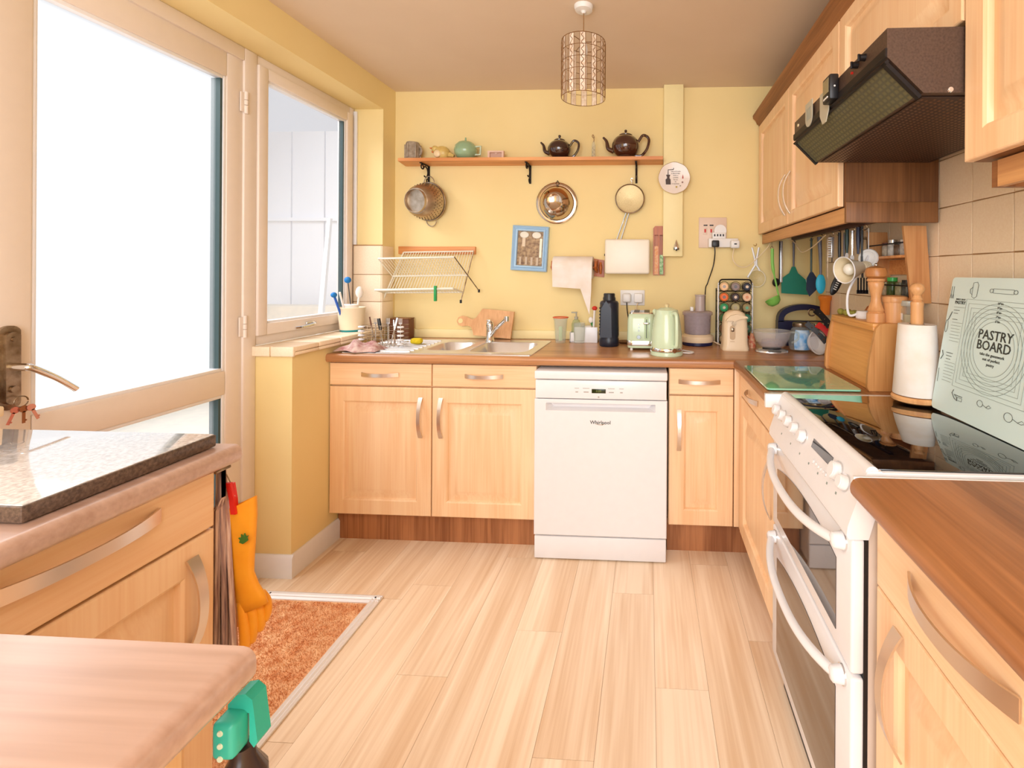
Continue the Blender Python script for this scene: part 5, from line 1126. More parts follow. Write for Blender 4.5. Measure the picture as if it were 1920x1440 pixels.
def hang(nm, lbl, cat_, px_, yo=0): 
    y_ = min(hy_(px_), 2.66)+yo; return thing(nm, lbl, cat_, (RX, y_, RZ)), y_
def zz(py_, y_): return on(1500, py_, 'y', y_).z
# local picture-plane helper: x offset in metres from pixels at that distance
def pxm(y_): return y_/FPX
GRN = mat('lime_plastic', (132, 196, 88), .35); TEAL = mat('teal_nylon', (24, 122, 100), .4); CYAN = mat('cyan_silicone', (44, 176, 214), .45)
DGR = mat('dark_green_handle', (30, 60, 56), .4); GRY = mat('grey_handle', (96, 94, 104), .4)
# lime ladle on its own hook by the back wall
y_ = 2.60; L0 = on(1448, 466, 'y', y_); L1 = on(1449, 500, 'y', y_); L2 = on(1458, 545, 'y', y_); L3 = on(1462, 563, 'y', y_); LB = on(1449, 562, 'y', y_-.02)
t = thing('ladle', 'lime green ladle hanging leftmost of the utensils', 'ladle', L0)
hp = spline([L0, L1, L2, L3], 6); M().tube(hp, .006, 8, rs=[.009 if i < 8 else .0048 for i in range(len(hp))]).build('handle', GRN, t)
T = Matrix.Translation(LB) @ Matrix.Rotation(math.radians(-28), 4, 'Y'); M(T).lathe([(.001, -.034), (.022, -.030), (.036, -.016), (.042, .006), (.040, .006), (.034, -.012), (.02, -.026), (.001, -.029)], (0, 0, 0), 24, cap=False).build('ladle_bowl', GRN, t)
M().tube(arc((L0.x, y_+.01, L0.z+.004), .007, 0, 300, 8, X, Z), .0015, 5).cyl((L0.x, y_+.01, L0.z+.010), (L0.x, y_+.01, 1.472), .0012, n=5).build('hook', OLDST, t)
# ladle pair
t, y_ = hang('ladle', 'black ladle with a steel-edged handle left of the teal turner', 'ladle', 1464)
x0 = on(1464, 500, 'y', y_).x; zt_, zb_ = zz(452, y_), zz(530, y_)
M().box(x0-.004, x0+.010, y_-.004, y_+.004, zb_, zt_, .003).build('steel_handle', STEEL, t); M().box(x0-.010, x0-.004, y_-.003, y_+.005, zb_, zt_, .002).build('black_handle', BLACK, t)
M().ball((x0-.020, y_+.02, zz(530, y_)), .024, 14, (.9, .7, 1.0)).build('ladle_bowl', BLACK, t)
# teal turner
t, y_ = hang('spatula', 'wide teal slanted kitchen turner in the middle of the hanging utensils', 'spatula', 1488)
s_ = pxm(y_); x0 = on(1488, 500, 'y', y_).x; z0 = zz(500, y_)
M().tube([(x0, y_, zz(448, y_)), (x0, y_, zz(475, y_)), (x0, y_, z0)], .006, 8, rs=[.0075, .0065, .005]).build('handle', GRY, t)
M().prism([(-3*s_, 0), (3*s_, 0), (8*s_, -12*s_), (22*s_, -24*s_), (30*s_, -52*s_), (-22*s_, -49*s_), (-22*s_, -22*s_), (-8*s_, -12*s_)], (x0, y_-.002, z0-.0), X, Z, Y*.004).build('blade', TEAL, t, smooth=False)
M().tube([(x0+22*s_, y_-.004, z0-24*s_), (x0+30*s_, y_-.004, z0-52*s_)], .0025, 6).build('pale_edge', mat('pale_teal', (150, 206, 190), .4), t)
# dark spatula
t, y_ = hang('spatula', 'dark narrow spatula between the teal turner and blue spoon', 'spatula', 1523)
s_ = pxm(y_); x0 = on(1521, 500, 'y', y_).x; z0 = zz(510, y_)
M().tube([(x0, y_, zz(446, y_)), (x0, y_, z0)], .005, 8).build('handle', DGR, t)
M().prism([(-2*s_, 0), (3*s_, 0), (12*s_, -14*s_), (10*s_, -32*s_), (-3*s_, -45*s_), (-9*s_, -32*s_), (-8*s_, -12*s_)], (x0, y_-.002, z0), X, Z, Y*.004).build('blade', mat('dark_teal', (34, 46, 70), .4), t)
# blue silicone spoon
t, y_ = hang('silicone_spoon', 'bright blue silicone spoon with a grey handle', 'spoon', 1539)
s_ = pxm(y_); x0 = on(1539, 500, 'y', y_).x
M().tube([(x0-3*s_, y_, zz(444, y_)), (x0-1*s_, y_, zz(475, y_)), (x0, y_, zz(515, y_))], .006, 8, rs=[.011, .009, .006]).build('handle', GRY, t)
M().ball((x0, y_, zz(532, y_)), 9*s_, 18, (1, .45, 2.05)).build('spoon_head', CYAN, t)
# ridged silver tool
t, y_ = hang('potato_masher', 'white and steel ridged tool hanging right of the blue spoon', 'tool', 1560)
s_ = pxm(y_); x0 = on(1560, 470, 'y', y_).x; zt_, zb_ = zz(444, y_), zz(483, y_)
M().box(x0-.004, x0+.009, y_-.003, y_+.003, zb_, zt_, .002).build('steel_strip', STEEL, t)
for k in range(9): M().box(x0-.016, x0-.004, y_-.004, y_+.004, zb_+(zt_-zb_)*(k+.2)/9, zb_+(zt_-zb_)*(k+.7)/9, .001).build('ridge', WHITE, t)
M().tube([(x0, y_, zb_), (x0, y_, zb_-.02)], .002).build('tip', BLACK, t)
def utensil(px_, lbl, nm, cat_, ptop, pbot, w_, m_, head=None):
    t, y_ = hang(nm, lbl, cat_, px_); x0 = on(px_, 470, 'y', y_).x
    M().tube([(x0, y_, zz(ptop, y_)), (x0, y_, zz((ptop+pbot)/2, y_)), (x0, y_, zz(pbot, y_))], w_, 8, rs=[w_, w_*1.1, w_*.6]).build('handle', m_, t)
    if head: head(t, x0, y_, pxm(y_))
    return t
def h1_(t, x0, y_, s_):
    T = Matrix.Translation((on(1567, 530, 'y', y_).x, y_-.01, zz(531, y_))) @ Matrix.Rotation(math.radians(24), 4, 'Y')
    M(T).ball((0, 0, 0), 9*s_, 16, (.95, .3, 2.6)).build('slotted_head', BLACK, t)
    for k in range(6): M(T).box(-3*s_, 3*s_, -.0075, -.0060, (-12+k*4)*s_, (-10.4+k*4)*s_).build('slot', WHITEP, t)
    M().cyl((x0, y_, zz(500, y_)), (on(1570, 515, 'y', y_).x, y_-.006, zz(512, y_)), .004).build('neck', BLACK, t)
utensil(1574, 'black slotted spoon hanging behind the white lamp head', 'slotted_spoon', 'spoon', 436, 502, .0065, BLACK, h1_)
def blade_(c_, w2, l_, m_):
    def f(t, x0, y_, s_): M().prism([(-w2*s_*.4, 0), (w2*s_*.4, 0), (w2*s_, -l_*s_*.5), (w2*s_*.8, -l_*s_), (-w2*s_*.8, -l_*s_), (-w2*s_, -l_*s_*.5)], (x0, y_, zz(c_, y_)), X, Z, Y*.003).build('head', m_, t)
    return f
utensil(1588, 'dark green handled tool hanging right of the slotted spoon', 'peeler', 'tool', 430, 474, .0075, DGR, blade_(474, 3, 8, WHITE))
utensil(1598, 'polished steel handled server among the hanging utensils', 'server', 'tool', 432, 478, .0055, STEEL, blade_(476, 3.5, 12, WHITE))
utensil(1609, 'navy handled slotted turner hanging low near the spice shelf', 'turner', 'spatula', 426, 476, .0075, mat('navy_handle', (30, 34, 66), .4), None)
def forkhead(t, x0, y_, s_):
    m = M(); x1 = on(1617, 540, 'y', y_).x; m.tube([(x0, y_, zz(480, y_)), (x1, y_, zz(520, y_))], .004)
    for k in range(4): m.box(x1+(-9+k*5.2)*s_, x1+(-6.6+k*5.2)*s_, y_-.002, y_+.002, zz(548, y_), zz(520, y_))
    m.box(x1-10*s_, x1+10*s_, y_-.002, y_+.002, zz(550, y_), zz(543, y_)); m.build('slotted_head', BLACK, t)
utensil(1616, 'black slotted turner behind the lamp cable', 'turner', 'spatula', 424, 482, .005, BLACK, forkhead)
utensil(1552, 'thin steel skewer hanging right of the blue spoon', 'skewer', 'skewer', 446, 520, .002, OLDST)
utensil(1583, 'slim grey handle hanging between black slotted spoon and green tool', 'whisk', 'whisk', 436, 494, .004, GRY)
# round measuring spoons near the shelf
q = on(1626, 448, 'x', .86); t = thing('measuring_cup', 'round steel measuring cup hanging next to the spice shelf', 'measuring cup', q)
M().lathe([(.024, 0), (.026, .004), (.022, .006), (.018, .003), (.001, .003)], q, 20, cap=False).build('cup_body', OLDST, t); M().box(q.x-.003, q.x+.003, q.y-.003, q.y+.003, q.z-.05, q.z, .001).cyl((q.x, q.y, q.z), (q.x, q.y, 1.462), .0015).build('cup_stem', OLDST, t)
# wall grid behind
m = M(); m.cyl((XR-.012, 1.8, 1.34), (XR-.012, 2.45, 1.34), .0016, n=5).cyl((XR-.012, 1.8, 1.15), (XR-.012, 2.3, 1.15), .0014, n=5)

# ------------------------------------------------------------ spice shelf on the tiled wall
sy0, sy1 = 1.62, 1.875; zlo, zhi = 1.195, 1.452
t = thing('spice_shelf', 'pine two-tier spice shelf fixed to the tiled wall', 'shelf', (.90, 1.75, zlo))
def sidep(y_): M().prism([(.845, zhi), (.918, zhi), (.936, zlo), (.872, zlo)], (0, y_, 0), X, Z, Y*.012).build('side_panel', PINEZ, t)
sidep(sy0); sidep(sy1)
for z_, xa in ((1.348, .858), (1.202, .875)): M().box(xa, .934, sy0+.0125, sy1-.0005, z_, z_+.009, .001).build('shelf_board', PINE, t)
M().box(.926, .934, sy0+.0125, sy1-.0005, 1.29, 1.345).build('back_slat', PINE, t)
for z_, xa in ((1.398, .85), (1.252, .868)): M().cyl((xa, sy0+.012, z_), (xa, sy1, z_), .0025, n=6).build('guard_rail', IRON, t)
jd = [('clear glass shaker with chrome lid on the upper spice shelf', 1.665, 1.357, .018, .06, (226, 220, 214), (210, 206, 200), 1), ('white capped glass jar behind the shaker on the upper shelf', 1.71, 1.357, .019, .055, (214, 206, 200), (236, 230, 226), 0), ('dark topped small jar on the upper spice shelf', 1.755, 1.357, .017, .05, (120, 96, 76), (40, 36, 36), 0), ('tall clear jar at the far end of the upper spice shelf', 1.80, 1.357, .017, .06, (220, 214, 206), (190, 186, 182), 1), ('pale jar in the far corner of the upper spice shelf', 1.845, 1.357, .016, .052, (206, 190, 170), (120, 60, 50), 0),
      ('green capped herb jar at the near end of the lower shelf', 1.655, 1.211, .017, .062, (190, 80, 60), (70, 186, 96), 0), ('black and grey packet jar on the lower spice shelf', 1.70, 1.211, .018, .06, (90, 92, 84), (34, 34, 34), 0), ('olive jar in the middle of the lower spice shelf', 1.745, 1.211, .017, .05, (170, 160, 120), (110, 110, 80), 0), ('green lidded tall herb jar left on the lower shelf', 1.80, 1.211, .019, .068, (70, 90, 40), (70, 180, 84), 0), ('small tin at the far end of the lower spice shelf', 1.845, 1.211, .016, .05, (200, 180, 150), (150, 140, 120), 1)]
for lb, y_, z_, r_, h_, bc, cc, mt_ in jd:
    p = Vector((.90, y_, z_+.0005)); j = thing('spice_jar', lb, 'jar', p)
    M().lathe([(r_*.9, 0), (r_, .003), (r_, h_*.72), (r_*.8, h_*.8)], p, 16).build('jar_body', mat('jar_%d' % int(y_*1000+z_*10), bc, .25, c2=tuple(int(v*.8) for v in bc), scale=70), j)
    M().lathe([(r_*.88, h_*.79), (r_*.92, h_*.8), (r_*.92, h_*.99), (r_*.8, h_)], p, 16).build('lid', mat('lid_%d' % int(y_*1000+z_*10), cc, .3, mt_), j)

# ------------------------------------------------------------ bread bin and what stands on it
BY0, BY1 = 1.60, 1.985; BH = .222
bb = thing('bread_bin', 'light wooden bread bin with a sloping front on the right worktop', 'bread bin', (.84, 1.8, ZT))
prof = [(.728, .0), (.722, .012), (.724, .06), (.732, .12), (.742, .17), (.750, .205), (.762, .220), (.775, BH), (.925, BH), (.925, .0)]
for y_ in (BY0, BY1-.014): M().prism(prof, (0, y_, ZT+.0008), X, Z, Y*.014).build('side_panel', wood('bread_side', (214, 158, 98), (186, 126, 70), 'z', .4), bb)
M().prism([(.735, .014), (.756, .195), (.762, .195), (.741, .014)], (0, BY0+.014, ZT), X, Z, Y*(BY1-BY0-.028)).build('roll_front', wood('bread_front', (240, 178, 104), (216, 148, 76), 'y', .4, .7), bb)
M().box(.745, .925, BY0+.014, BY1-.014, ZT+BH-.012, ZT+BH, .003).build('top_board', BREADW, bb)
M().box(.738, .925, BY0+.014, BY1-.014, ZT+.001, ZT+.013).build('bottom_board', BREADW, bb); M().box(.917, .925, BY0+.014, BY1-.014, ZT+.013, ZT+BH-.012).build('back_board', BREADW, bb)
M().box(.7445, .758, BY0+.014, BY1-.014, ZT+.196, ZT+.212, .004).build('front_lip', BREADW, bb)
TB = ZT+BH+.0005
c = Vector((.765, 1.615+.03, TB)); PW = wood('pepper_wood', (230, 174, 118), (208, 146, 92), 'z', .35)
c = Vector((.778, 1.665, TB)); t = thing('pepper_mill', 'tall turned wooden pepper mill standing on the bread bin', 'pepper mill', c)
M().lathe([(.029, 0), (.029, .03), (.024, .034), (.027, .040), (.024, .046), (.016, .07), (.015, .085), (.022, .115), (.026, .132), (.024, .136), (.029, .141), (.027, .148)], c, 28).build('mill_body', PW, t)
M().lathe([(.022, .147), (.033, .156), (.035, .170), (.030, .184), (.016, .19), (.001, .191)], c, 28).build('mill_head', wood('mill_head_wood', (206, 144, 84), (180, 116, 62), 'z', .35), t)
M().ball(c+Z*.195, .006, 10).build('top_nut', CHROME, t)
c = Vector((.84, 1.665, TB)); t = thing('wooden_canister', 'round wooden lidded canister beside the pepper mill', 'canister', c)
M().lathe([(.036, 0), (.037, .068)], c, 28).build('canister_body', PW, t); M().lathe([(.040, .068), (.041, .072), (.041, .082), (.038, .088), (.030, .091), (.001, .093)], c, 28).build('lid', PW, t)
c = Vector((.866, 1.628, TB)); t = thing('storage_jar', 'small square glass jar with a grey lid in front of the canister', 'jar', c)
M().loft([[(c.x+x, c.y+y, c.z+z_) for x, y, _ in rr(-w2, w2, -w2, w2, .006, 0)] for w2, z_ in ((.022, 0), (.023, .003), (.023, .048), (.017, .056), (.017, .060))]).build('jar_glass', THIN, t)
M().lathe([(.023, .058), (.024, .060), (.024, .074), (.022, .076)], c, 24).build('lid', mat('grey_lid', (186, 188, 180), .35, .3), t)
M().box(c.x-.024, c.x-.0235+.001, c.y-.01, c.y+.012, c.z+.012, c.z+.034).build('white_label', WHITE, t)
M().box(c.x-.018, c.x+.018, c.y-.018, c.y+.018, c.z+.004, c.z+.03).build('pale_contents', mat('pale_contents', (214, 198, 160), .9), t)
# desk lamp
c = Vector((.80, 1.79, TB)); t = thing('desk_lamp', 'small cream reading lamp with cone shade on the bread bin', 'lamp', c)
M().lathe([(.032, 0), (.034, .004), (.032, .024), (.028, .028)], c, 24).build('base', WHITE, t)
A = on(1592, 590, 'y', 1.80); B = on(1589, 555, 'y', 1.80); D = on(1600, 527, 'y', 1.80); E_ = on(1616, 507, 'y', 1.81); G_ = on(1628, 480, 'y', 1.84)
M().tube(spline([Vector((c.x-.02, c.y, c.z+.02)), A, B, D, E_, G_], 7), .0045, 8).build('gooseneck', WHITE, t)
ax = Vector((-.85, -.38, -.12)).normalized(); hc = on(1592, 505, 'y', 1.78); q_ = Vector((0, 0, 1)).rotation_difference(ax).to_matrix().to_4x4()
T = Matrix.Translation(hc) @ q_; LS = mat('lamp_cream', (226, 210, 178), .35)
M(T).lathe([(.018, -.062), (.022, -.055), (.030, -.03), (.046, .02), (.049, .024), (.047, .024), (.042, .016), (.026, -.03), (.001, -.034)], (0, 0, 0), 32, cap=False).build('lamp_shade', LS, t)
M(T).lathe([(.049, .021), (.0505, .024), (.049, .027), (.046, .025)], (0, 0, 0), 32, cap=False).build('shade_rim', WHITE, t)
M(T).ball((0, 0, -.002), .022, 16).build('bulb', mat('bulb_glass', (236, 232, 220), .15), t)
M(T).lathe([(.018, -.095), (.0195, -.09), (.0195, -.062), (.016, -.058)], (0, 0, 0), 20).build('switch_housing', LS, t)
for k in range(4): M(T).lathe([(.0198, -.088+k*.007), (.0212, -.086+k*.007), (.0198, -.084+k*.007)], (0, 0, 0), 20, cap=False).build('grip_ring', LS, t)
qd = on(1628, 484, 'y', 1.84); T2 = Matrix.Translation(qd) @ Vector((0, 0, 1)).rotation_difference(Vector((-.6, -.75, .1)).normalized()).to_matrix().to_4x4()
cl = thing('spring_clip', 'round white ribbed disc hanging above the reading lamp', 'clip', qd)
M(T2).lathe([(.034, -.006), (.036, 0), (.033, .005), (.026, .002), (.024, .006), (.016, .003), (.001, .004)], (0, 0, 0), 28, cap=False).build('disc', WHITEP, cl)
M().cyl(qd+Vector((.005, .01, .03)), Vector((qd.x+.005, qd.y+.01, 1.465)), .002, n=6).build('cord', WHITEP, cl)
c = Vector((.86, 1.86, TB)); m = M(); m.ball(c+Z*.024, .024, 12, (1.2, 1, 1)).ball(c+Vector((-.02, 0, .016)), .016, 10).ball(c+Vector((.008, 0, .04)), .014, 10)
m.build('ginger_root', mat('ginger', (186, 112, 56), .8, c2=(160, 88, 40), scale=60), label='lumpy brown root resting behind the reading lamp', cat='root')
for k in range(5):
    M().ball((.775+.018*(k % 2), 1.84+.028*k, TB+.013), .013, 10, (1, 1.4, 1)).build('lime', mat('lime_%d' % (k % 2), (206, 196, 96) if k % 2 else (170, 176, 70), .6, c2=(140, 130, 60), scale=50), label='small %s fruit on the bread bin, %s from its far end' % ('yellow' if k % 2 else 'green', ['fifth', 'fourth', 'third', 'second', 'first'][k]), cat='fruit', group='small fruits along the bread bin top')
# green glass board
a = [on(1397, 687, 'z', ZT+.01), on(1520, 688, 'z', ZT+.01), on(1593, 732, 'z', ZT+.01), on(1437, 732, 'z', ZT+.01)]
gl = mat('green_glass_top', (112, 196, 168), .05, coat=1, c2=(170, 220, 186), scale=5, spec=.8)
t = thing('glass_worktop_saver', 'green patterned glass board lying left of the cooker', 'chopping board', (a[0].lerp(a[2], .5).x, a[0].lerp(a[2], .5).y, ZT))
x0, x1, y0, y1 = .395, .70, 1.585, 1.97
M().loft([[(x, y, z_) for x, y, _ in rr(x0, x1, y0, y1, .012, 0)] for z_ in (ZT+.003, ZT+.0085)]).build('glass_sheet', gl, t)
M().loft([[(x, y, z_) for x, y, _ in rr(x0+.0, x1-.0, y0+.0, y1-.0, .012, 0)] for z_ in (ZT+.0022, ZT+.003)]).build('edge_band', mat('green_glass_edge', (40, 110, 84), .1), t)
for x_ in (x0+.03, x1-.03):
    for y_ in (y0+.03, y1-.03): M().lathe([(.007, 0), (.007, .0022)], (x_, y_, ZT), 10).build('foot', BLACK, t)

# ------------------------------------------------------------ kitchen roll on stand
c = Vector((.812, 1.478, ZT+.005)); t = thing('roll_stand', 'turned wooden kitchen roll stand on the hob', 'roll holder', c)
M().lathe([(.062, 0), (.068, .004), (.069, .012), (.064, .018), (.05, .019)], c, 36).build('base_disc', PW, t)
M().lathe([(.017, .018), (.017, .285), (.018, .29), (.0175, .297), (.012, .301), (.016, .306), (.012, .312), (.010, .317), (.018, .328), (.021, .338), (.017, .349), (.008, .355), (.001, .356)], c, 24).build('turned_post', PW, t)
M().lathe([(.020, .021), (.064, .021), (.0645, .023), (.0505, .229), (.050, .231), (.021, .231)], c, 44, cap=False).build('paper_roll', PAP, label='white kitchen paper roll on the wooden stand', cat='paper roll')
# pastry board leaning
bx0, bx1 = .815, .875; bz0, bz1 = ZT+.0065, 1.283; up = Vector((bx1-bx0, 0, bz1-bz0)); BHt = up.length; up.normalize()
nrm = Vector((-up.z, 0, up.x)); yF, yN = 1.41, .93
pbd = thing('pastry_board', 'pale mint glass pastry board with baking drawings leaning on the tiled wall', 'pastry board', (bx0, 1.17, bz0))
def rb(i): return [(yN+i, i), (yF-i, i), (yF-i, BHt-i), (yN+i, BHt-i)]
poly = [(y, z) for y, z, _ in rr(yN, yF, 0, BHt, .012, 0)]
M().prism(poly, (bx0, 0, bz0), Y, up, -nrm*.006).build('board_sheet', MINT, pbd)
BT = Matrix.Translation((bx0, 0, bz0)) @ Matrix((-Y, up, nrm)).transposed().to_4x4()    # local x runs right in the picture
def bp(u, v, h=.0012): return Vector((bx0, 0, bz0))+Y*(yF-u)+up*(BHt-v)+nrm*h
def btext(s_, size, u, v, m_=INK, al='CENTER', rot=0, bold=0):
    p = bp(u, v, .0008); T = Matrix.Translation(p) @ Matrix((-Y, up, nrm)).transposed().to_4x4() @ Matrix.Rotation(rot, 4, 'Z')
    text(s_, size, T, m_, 'printed_text', pbd, al, .0003, bold=bold)
def bline(pts, r_=.0006, nm='printed_line', m_=INKL, closed=False): M().tube([bp(*p) for p in pts], r_, 4, closed=closed).build(nm, m_, pbd)
cu, cv = .199, .178
for k in range(5):
    r_ = .068+.0112*k
    bline([(cu+r_*math.cos(2*PI*i/56), cv+r_*math.sin(2*PI*i/56)) for i in range(56)], .00045, 'printed_circle', closed=True)
    h_ = r_+.006; bline([(cu-h_*1.04, cv-h_), (cu+h_*1.04, cv-h_), (cu+h_*1.04, cv+h_), (cu-h_*1.04, cv+h_)], .00045, 'printed_square', closed=True)
    btext('%d"tin' % (6+k), .0085, cu, cv-r_-.0005, INK)
btext('PASTRY', .034, cu, cv-.032, bold=.0003); btext('BOARD', .034, cu, cv-.005, bold=.0003)
btext('take the guesswork', .0105, cu, cv+.016); btext('out of perfect', .0105, cu, cv+.028); btext('pastry', .0105, cu, cv+.040)
btext('SWEET CRUST', .0062, .050, .062); btext('PASTRY', .0125, .050, .071, bold=.0002)
for k in range(25):
    v_ = .084+k*.0086
    if k in (3, 12, 13, 14): continue
    d_ = k in (1, 2, 4, 15, 16, 17)
    bline([(.028+(k % 3)*.0015, v_), ((.056 if d_ else .073)-(k*7 % 5)*.002, v_)], .0008 if d_ else .0005, 'recipe_line', INK if d_ else INKL)
def shift(pts, du, dv, sc=1, c=(0, 0)): return [((u-c[0])*sc+c[0]+du, (v-c[1])*sc+c[1]+dv) for u, v in pts]
def draw(pts, du, dv, nm, closed=False, r_=.0005): bline(shift(pts, du, dv), r_, nm, INK, closed)
for dx in (.006, .015): draw([(dx, .030), (dx, .052), (dx-.003, .064), (dx+.003, .064), (dx, .052)], 0, -.004, 'fork_drawing')
draw([(.098, .014), (.112, .012), (.118, .020), (.117, .050), (.108, .056), (.098, .052), (.097, .020)], -.006, 0, 'jug_drawing', True); draw([(.097, .026), (.089, .032), (.090, .042), (.097, .046)], -.006, 0, 'jug_drawing')
draw([(.168, .028), (.236, .029), (.236, .040), (.168, .039)], 0, 0, 'rolling_pin_drawing', True)
for u_, v_ in ((.162, .0335), (.242, .0345)): draw([(u_+.006*math.cos(2*PI*i/14), v_+.005*math.sin(2*PI*i/14)) for i in range(14)], 0, 0, 'rolling_pin_drawing', True)
draw([(.009+.006*math.cos(2*PI*i/16), .140+.018*math.sin(2*PI*i/16)) for i in range(16)], 0, 0, 'spoon_drawing', True); draw([(.012, .122), (.024, .098)], 0, 0, 'spoon_drawing', r_=.0008)
draw([(.010, .21), (.016, .222), (.008, .236)], 0, 0, 'hook_drawing', r_=.0008); draw([(.008, .262), (.010, .30)], 0, 0, 'brush_drawing')
draw([(.085, .306), (.080, .316), (.092, .328), (.104, .332), (.100, .322), (.090, .318), (.122, .318)], 0, 0, 'peeler_drawing', r_=.0007); draw([(.104, .322), (.122, .322), (.122, .330), (.104, .330)], 0, 0, 'peeler_drawing', True)
for u_, v_, k in ((.188, .316, 1.0), (.282, .322, 1.3)):
    draw([(u_+.010*k*math.cos(2*PI*i/16), v_+.008*k*math.sin(2*PI*i/16)) for i in range(16)], 0, 0, 'whisk_drawing', True); draw([(u_+.010*k, v_), (u_+.022*k, v_+.004), (u_+.030*k, v_-.003), (u_+.038*k, v_), (u_+.030*k, v_+.005), (u_+.022*k, v_+.004)], 0, 0, 'whisk_drawing')

# ------------------------------------------------------------ glove, peg, towels by the left cabinet
GY = 1.045; GL = mat('orange_rubber', (250, 172, 44), .45, c2=(244, 158, 34), scale=20)
def gp(px_, py_, dy=0): return on(px_, py_, 'y', GY+dy)
gv = thing('rubber_glove', 'orange-yellow rubber glove pegged up with its fingers hanging down', 'glove', gp(460, 1210))
outline = [(404, 966, 480, 930), (403, 990, 481, 965), (406, 1020, 479, 1005), (414, 1050, 476, 1045), (424, 1080, 475, 1072), (434, 1105, 484, 1095), (441, 1130, 496, 1112), (446, 1150, 502, 1130)]
rings = []
for k, (xa, ya, xb_, yb_) in enumerate(outline):
    A_, B_ = gp(xa, ya), gp(xb_, yb_); ctr = (A_+B_)/2; h_ = (B_-A_)/2; d_ = .020-.001*k
    rings.append([ctr+h_*math.cos(2*PI*i/20)+Y*d_*math.sin(2*PI*i/20) for i in range(20)])
M().loft(rings, False, True).build('cuff_and_palm', GL, gv, ang=180)
def fing(pts, r0, r1):
    P_ = spline([gp(x, y, d) for x, y, d in pts], 5); n_ = len(P_); rs_ = [r0+(r1-r0)*i/(n_-1) for i in range(n_)]; P_.append(P_[-1]+(P_[-1]-P_[-2])*.5); rs_.append(r1*.5)
    M().tube(P_, r0, 12, rs=rs_).build('finger', GL, gv, ang=180)
fing([(456, 1125, 0), (459, 1160, -.006), (461, 1190, -.008), (460, 1211, -.006)], .0135, .0115)
fing([(468, 1120, .002), (475, 1150, .0), (476, 1178, .0), (471, 1202, .0)], .0125, .0095)
fing([(480, 1118, .010), (488, 1140, .008), (490, 1165, .008), (487, 1180, .008)], .0115, .009)
fing([(488, 1112, .016), (499, 1125, .016), (502, 1145, .014), (497, 1162, .014)], .0105, .008)
fing([(440, 1105, .016), (446, 1135, .022), (450, 1160, .024), (452, 1172, .022)], .011, .009)
q = gp(456, 1012, -.022)
lf = [(-.001, -.010), (-.010, -.007), (-.008, -.001), (-.012, .003), (-.005, .004), (-.006, .011), (-.001, .007), (.002, .014), (.005, .007), (.011, .009), (.008, .003), (.010, -.002), (.004, -.007)]
M().prism(lf, q, X, Z, Y*.003).build('leaf_logo', mat('leaf_green', (70, 120, 44), .5), gv, label='small green leaf mark')
pg = thing('clothes_peg', 'red plastic clothes peg holding the orange rubber glove', 'peg', gp(436, 935)); RD = mat('peg_red', (226, 44, 34), .35)
for dx, dy in ((-.006, -.022), (.006, -.014)):
    A_, B_ = gp(432, 905, dy)+X*dx*.6, gp(440, 964, dy)+X*dx*.3; M().strip([A_, A_.lerp(B_, .5)+Y*.002, B_], X, .011, .006).build('peg_leg', RD, pg)
M().tube(arc(gp(435, 930, -.018), .006, 0, 360, 10, X, Z), .0015, 6, closed=False).build('spring', CHROME, pg)
M().tube([gp(410, 872, -.03), gp(425, 890, -.022), gp(434, 908, -.018)], .0012, 5).tube([gp(410, 872, -.03), gp(418, 895, -.022), gp(428, 915, -.018)], .0012, 5).build('wire_hook', OLDST, pg)
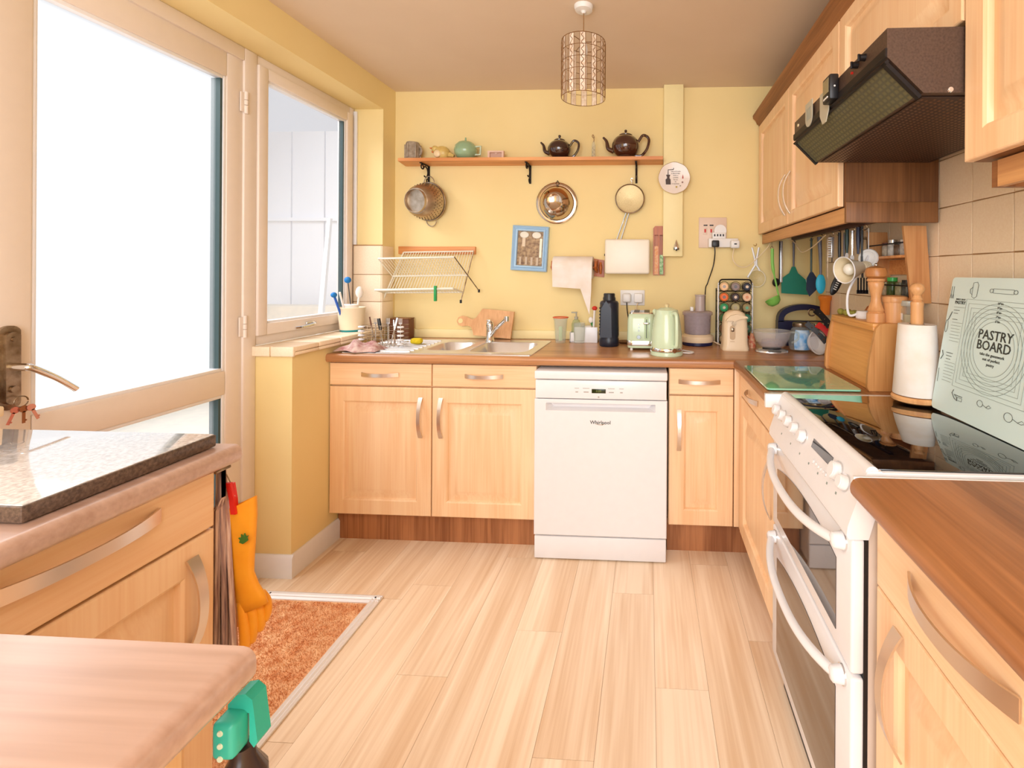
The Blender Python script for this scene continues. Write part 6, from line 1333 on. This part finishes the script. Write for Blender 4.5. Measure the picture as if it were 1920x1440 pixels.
# towels
tw = thing('tea_towels', 'folded striped tea towels hanging on hooks at the cabinet end', 'towel', (-.93, 1.0, .4))
M().cyl((-.937, .984, .850), (-.937, 1.02, .850), .0035).build('hook', OLDST, tw)
for k, (t0, t1, b0, b1, y_, cc, c2) in enumerate(((400, 410, 384, 412, 1.002, (222, 190, 170), (120, 84, 84)), (406, 416, 400, 428, 1.010, (206, 170, 152), (96, 70, 80)), (408, 420, 418, 446, 1.020, (226, 200, 184), (170, 120, 110)))):
    rows = []
    for j in range(14):
        f_ = j/13; zt2 = 880+335*f_; row = []
        for i in range(17):
            u = i/16; px_ = (t0+(t1-t0)*u)*(1-f_)+(b0+(b1-b0)*u)*f_; p = on(px_, zt2, 'y', y_-.02*f_*(k == 0)*0)
            row.append((max(p.x, -.9345+.004*k) if k == 0 and f_ < .2 else p.x, y_+.006*math.sin(u*20+j*.2), p.z))
        rows.append(row)
    m = M(); m.loft(rows, False, False, closed=False)
    m.build('towel_fold', mat('towel_%d' % k, cc, .95, c2=c2, scale=14, stretch=(14, 14, .6)), tw, ang=180)
# spray bottle clip thing
SC = Vector((-.452+.006, .462, 0)); a = on(398, 1350, 'y', .462); b = on(447, 1350, 'y', .462); zt_ = 0; zb_ = on(425, 1432, 'y', .462).z
TL = mat('teal_trigger', (52, 176, 156), .35)
t = thing('spray_bottle', 'dark bottle with a teal trigger head below the near left counter', 'spray bottle', ((a.x+b.x)/2, .48, zb_-.12))
xa, xb_ = a.x-.003, b.x-.006; zz0 = on(425, 1360, 'y', .462).z
m = M(); m.box(xa, xb_, .462, .486, zb_, zz0, .006, 3).build('teal_head', TL, t)
M().prism([(.003, -.004), (.003, .004), (.012, .014), (.022, .016), (.030, .010), (.036, -.034), (.032, -.040), (.027, -.034), (.0265, -.004), (.022, -.003)], (xa, .480, zz0), X, Z, Y*.018).build('trigger', TL, t)
for k in range(3): M().lathe([(.0032, 0), (.0026, -.0012)], ((xa+xb_)/2-.001, .4622, zz0-.009-k*.013), 12, 'y').build('pale_dot', mat('pale_dot', (206, 216, 190), .5), t)
M().lathe([(.010, 0), (.012, -.012), (.022, -.03), (.024, -.12), (.02, -.125)][::-1], ((xa+xb_)/2+.006, .482, zb_), 20).build('bottle', mat('bottle_dark', (56, 40, 36), .25), t)
M().prism([(-.016, .018), (.016, .018), (.016, -.018), (-.016, -.018)], ((xa+xb_)/2+.008, .4575, zb_-.06), X, Z, Y*.002).build('label_patch', WHITE, t)
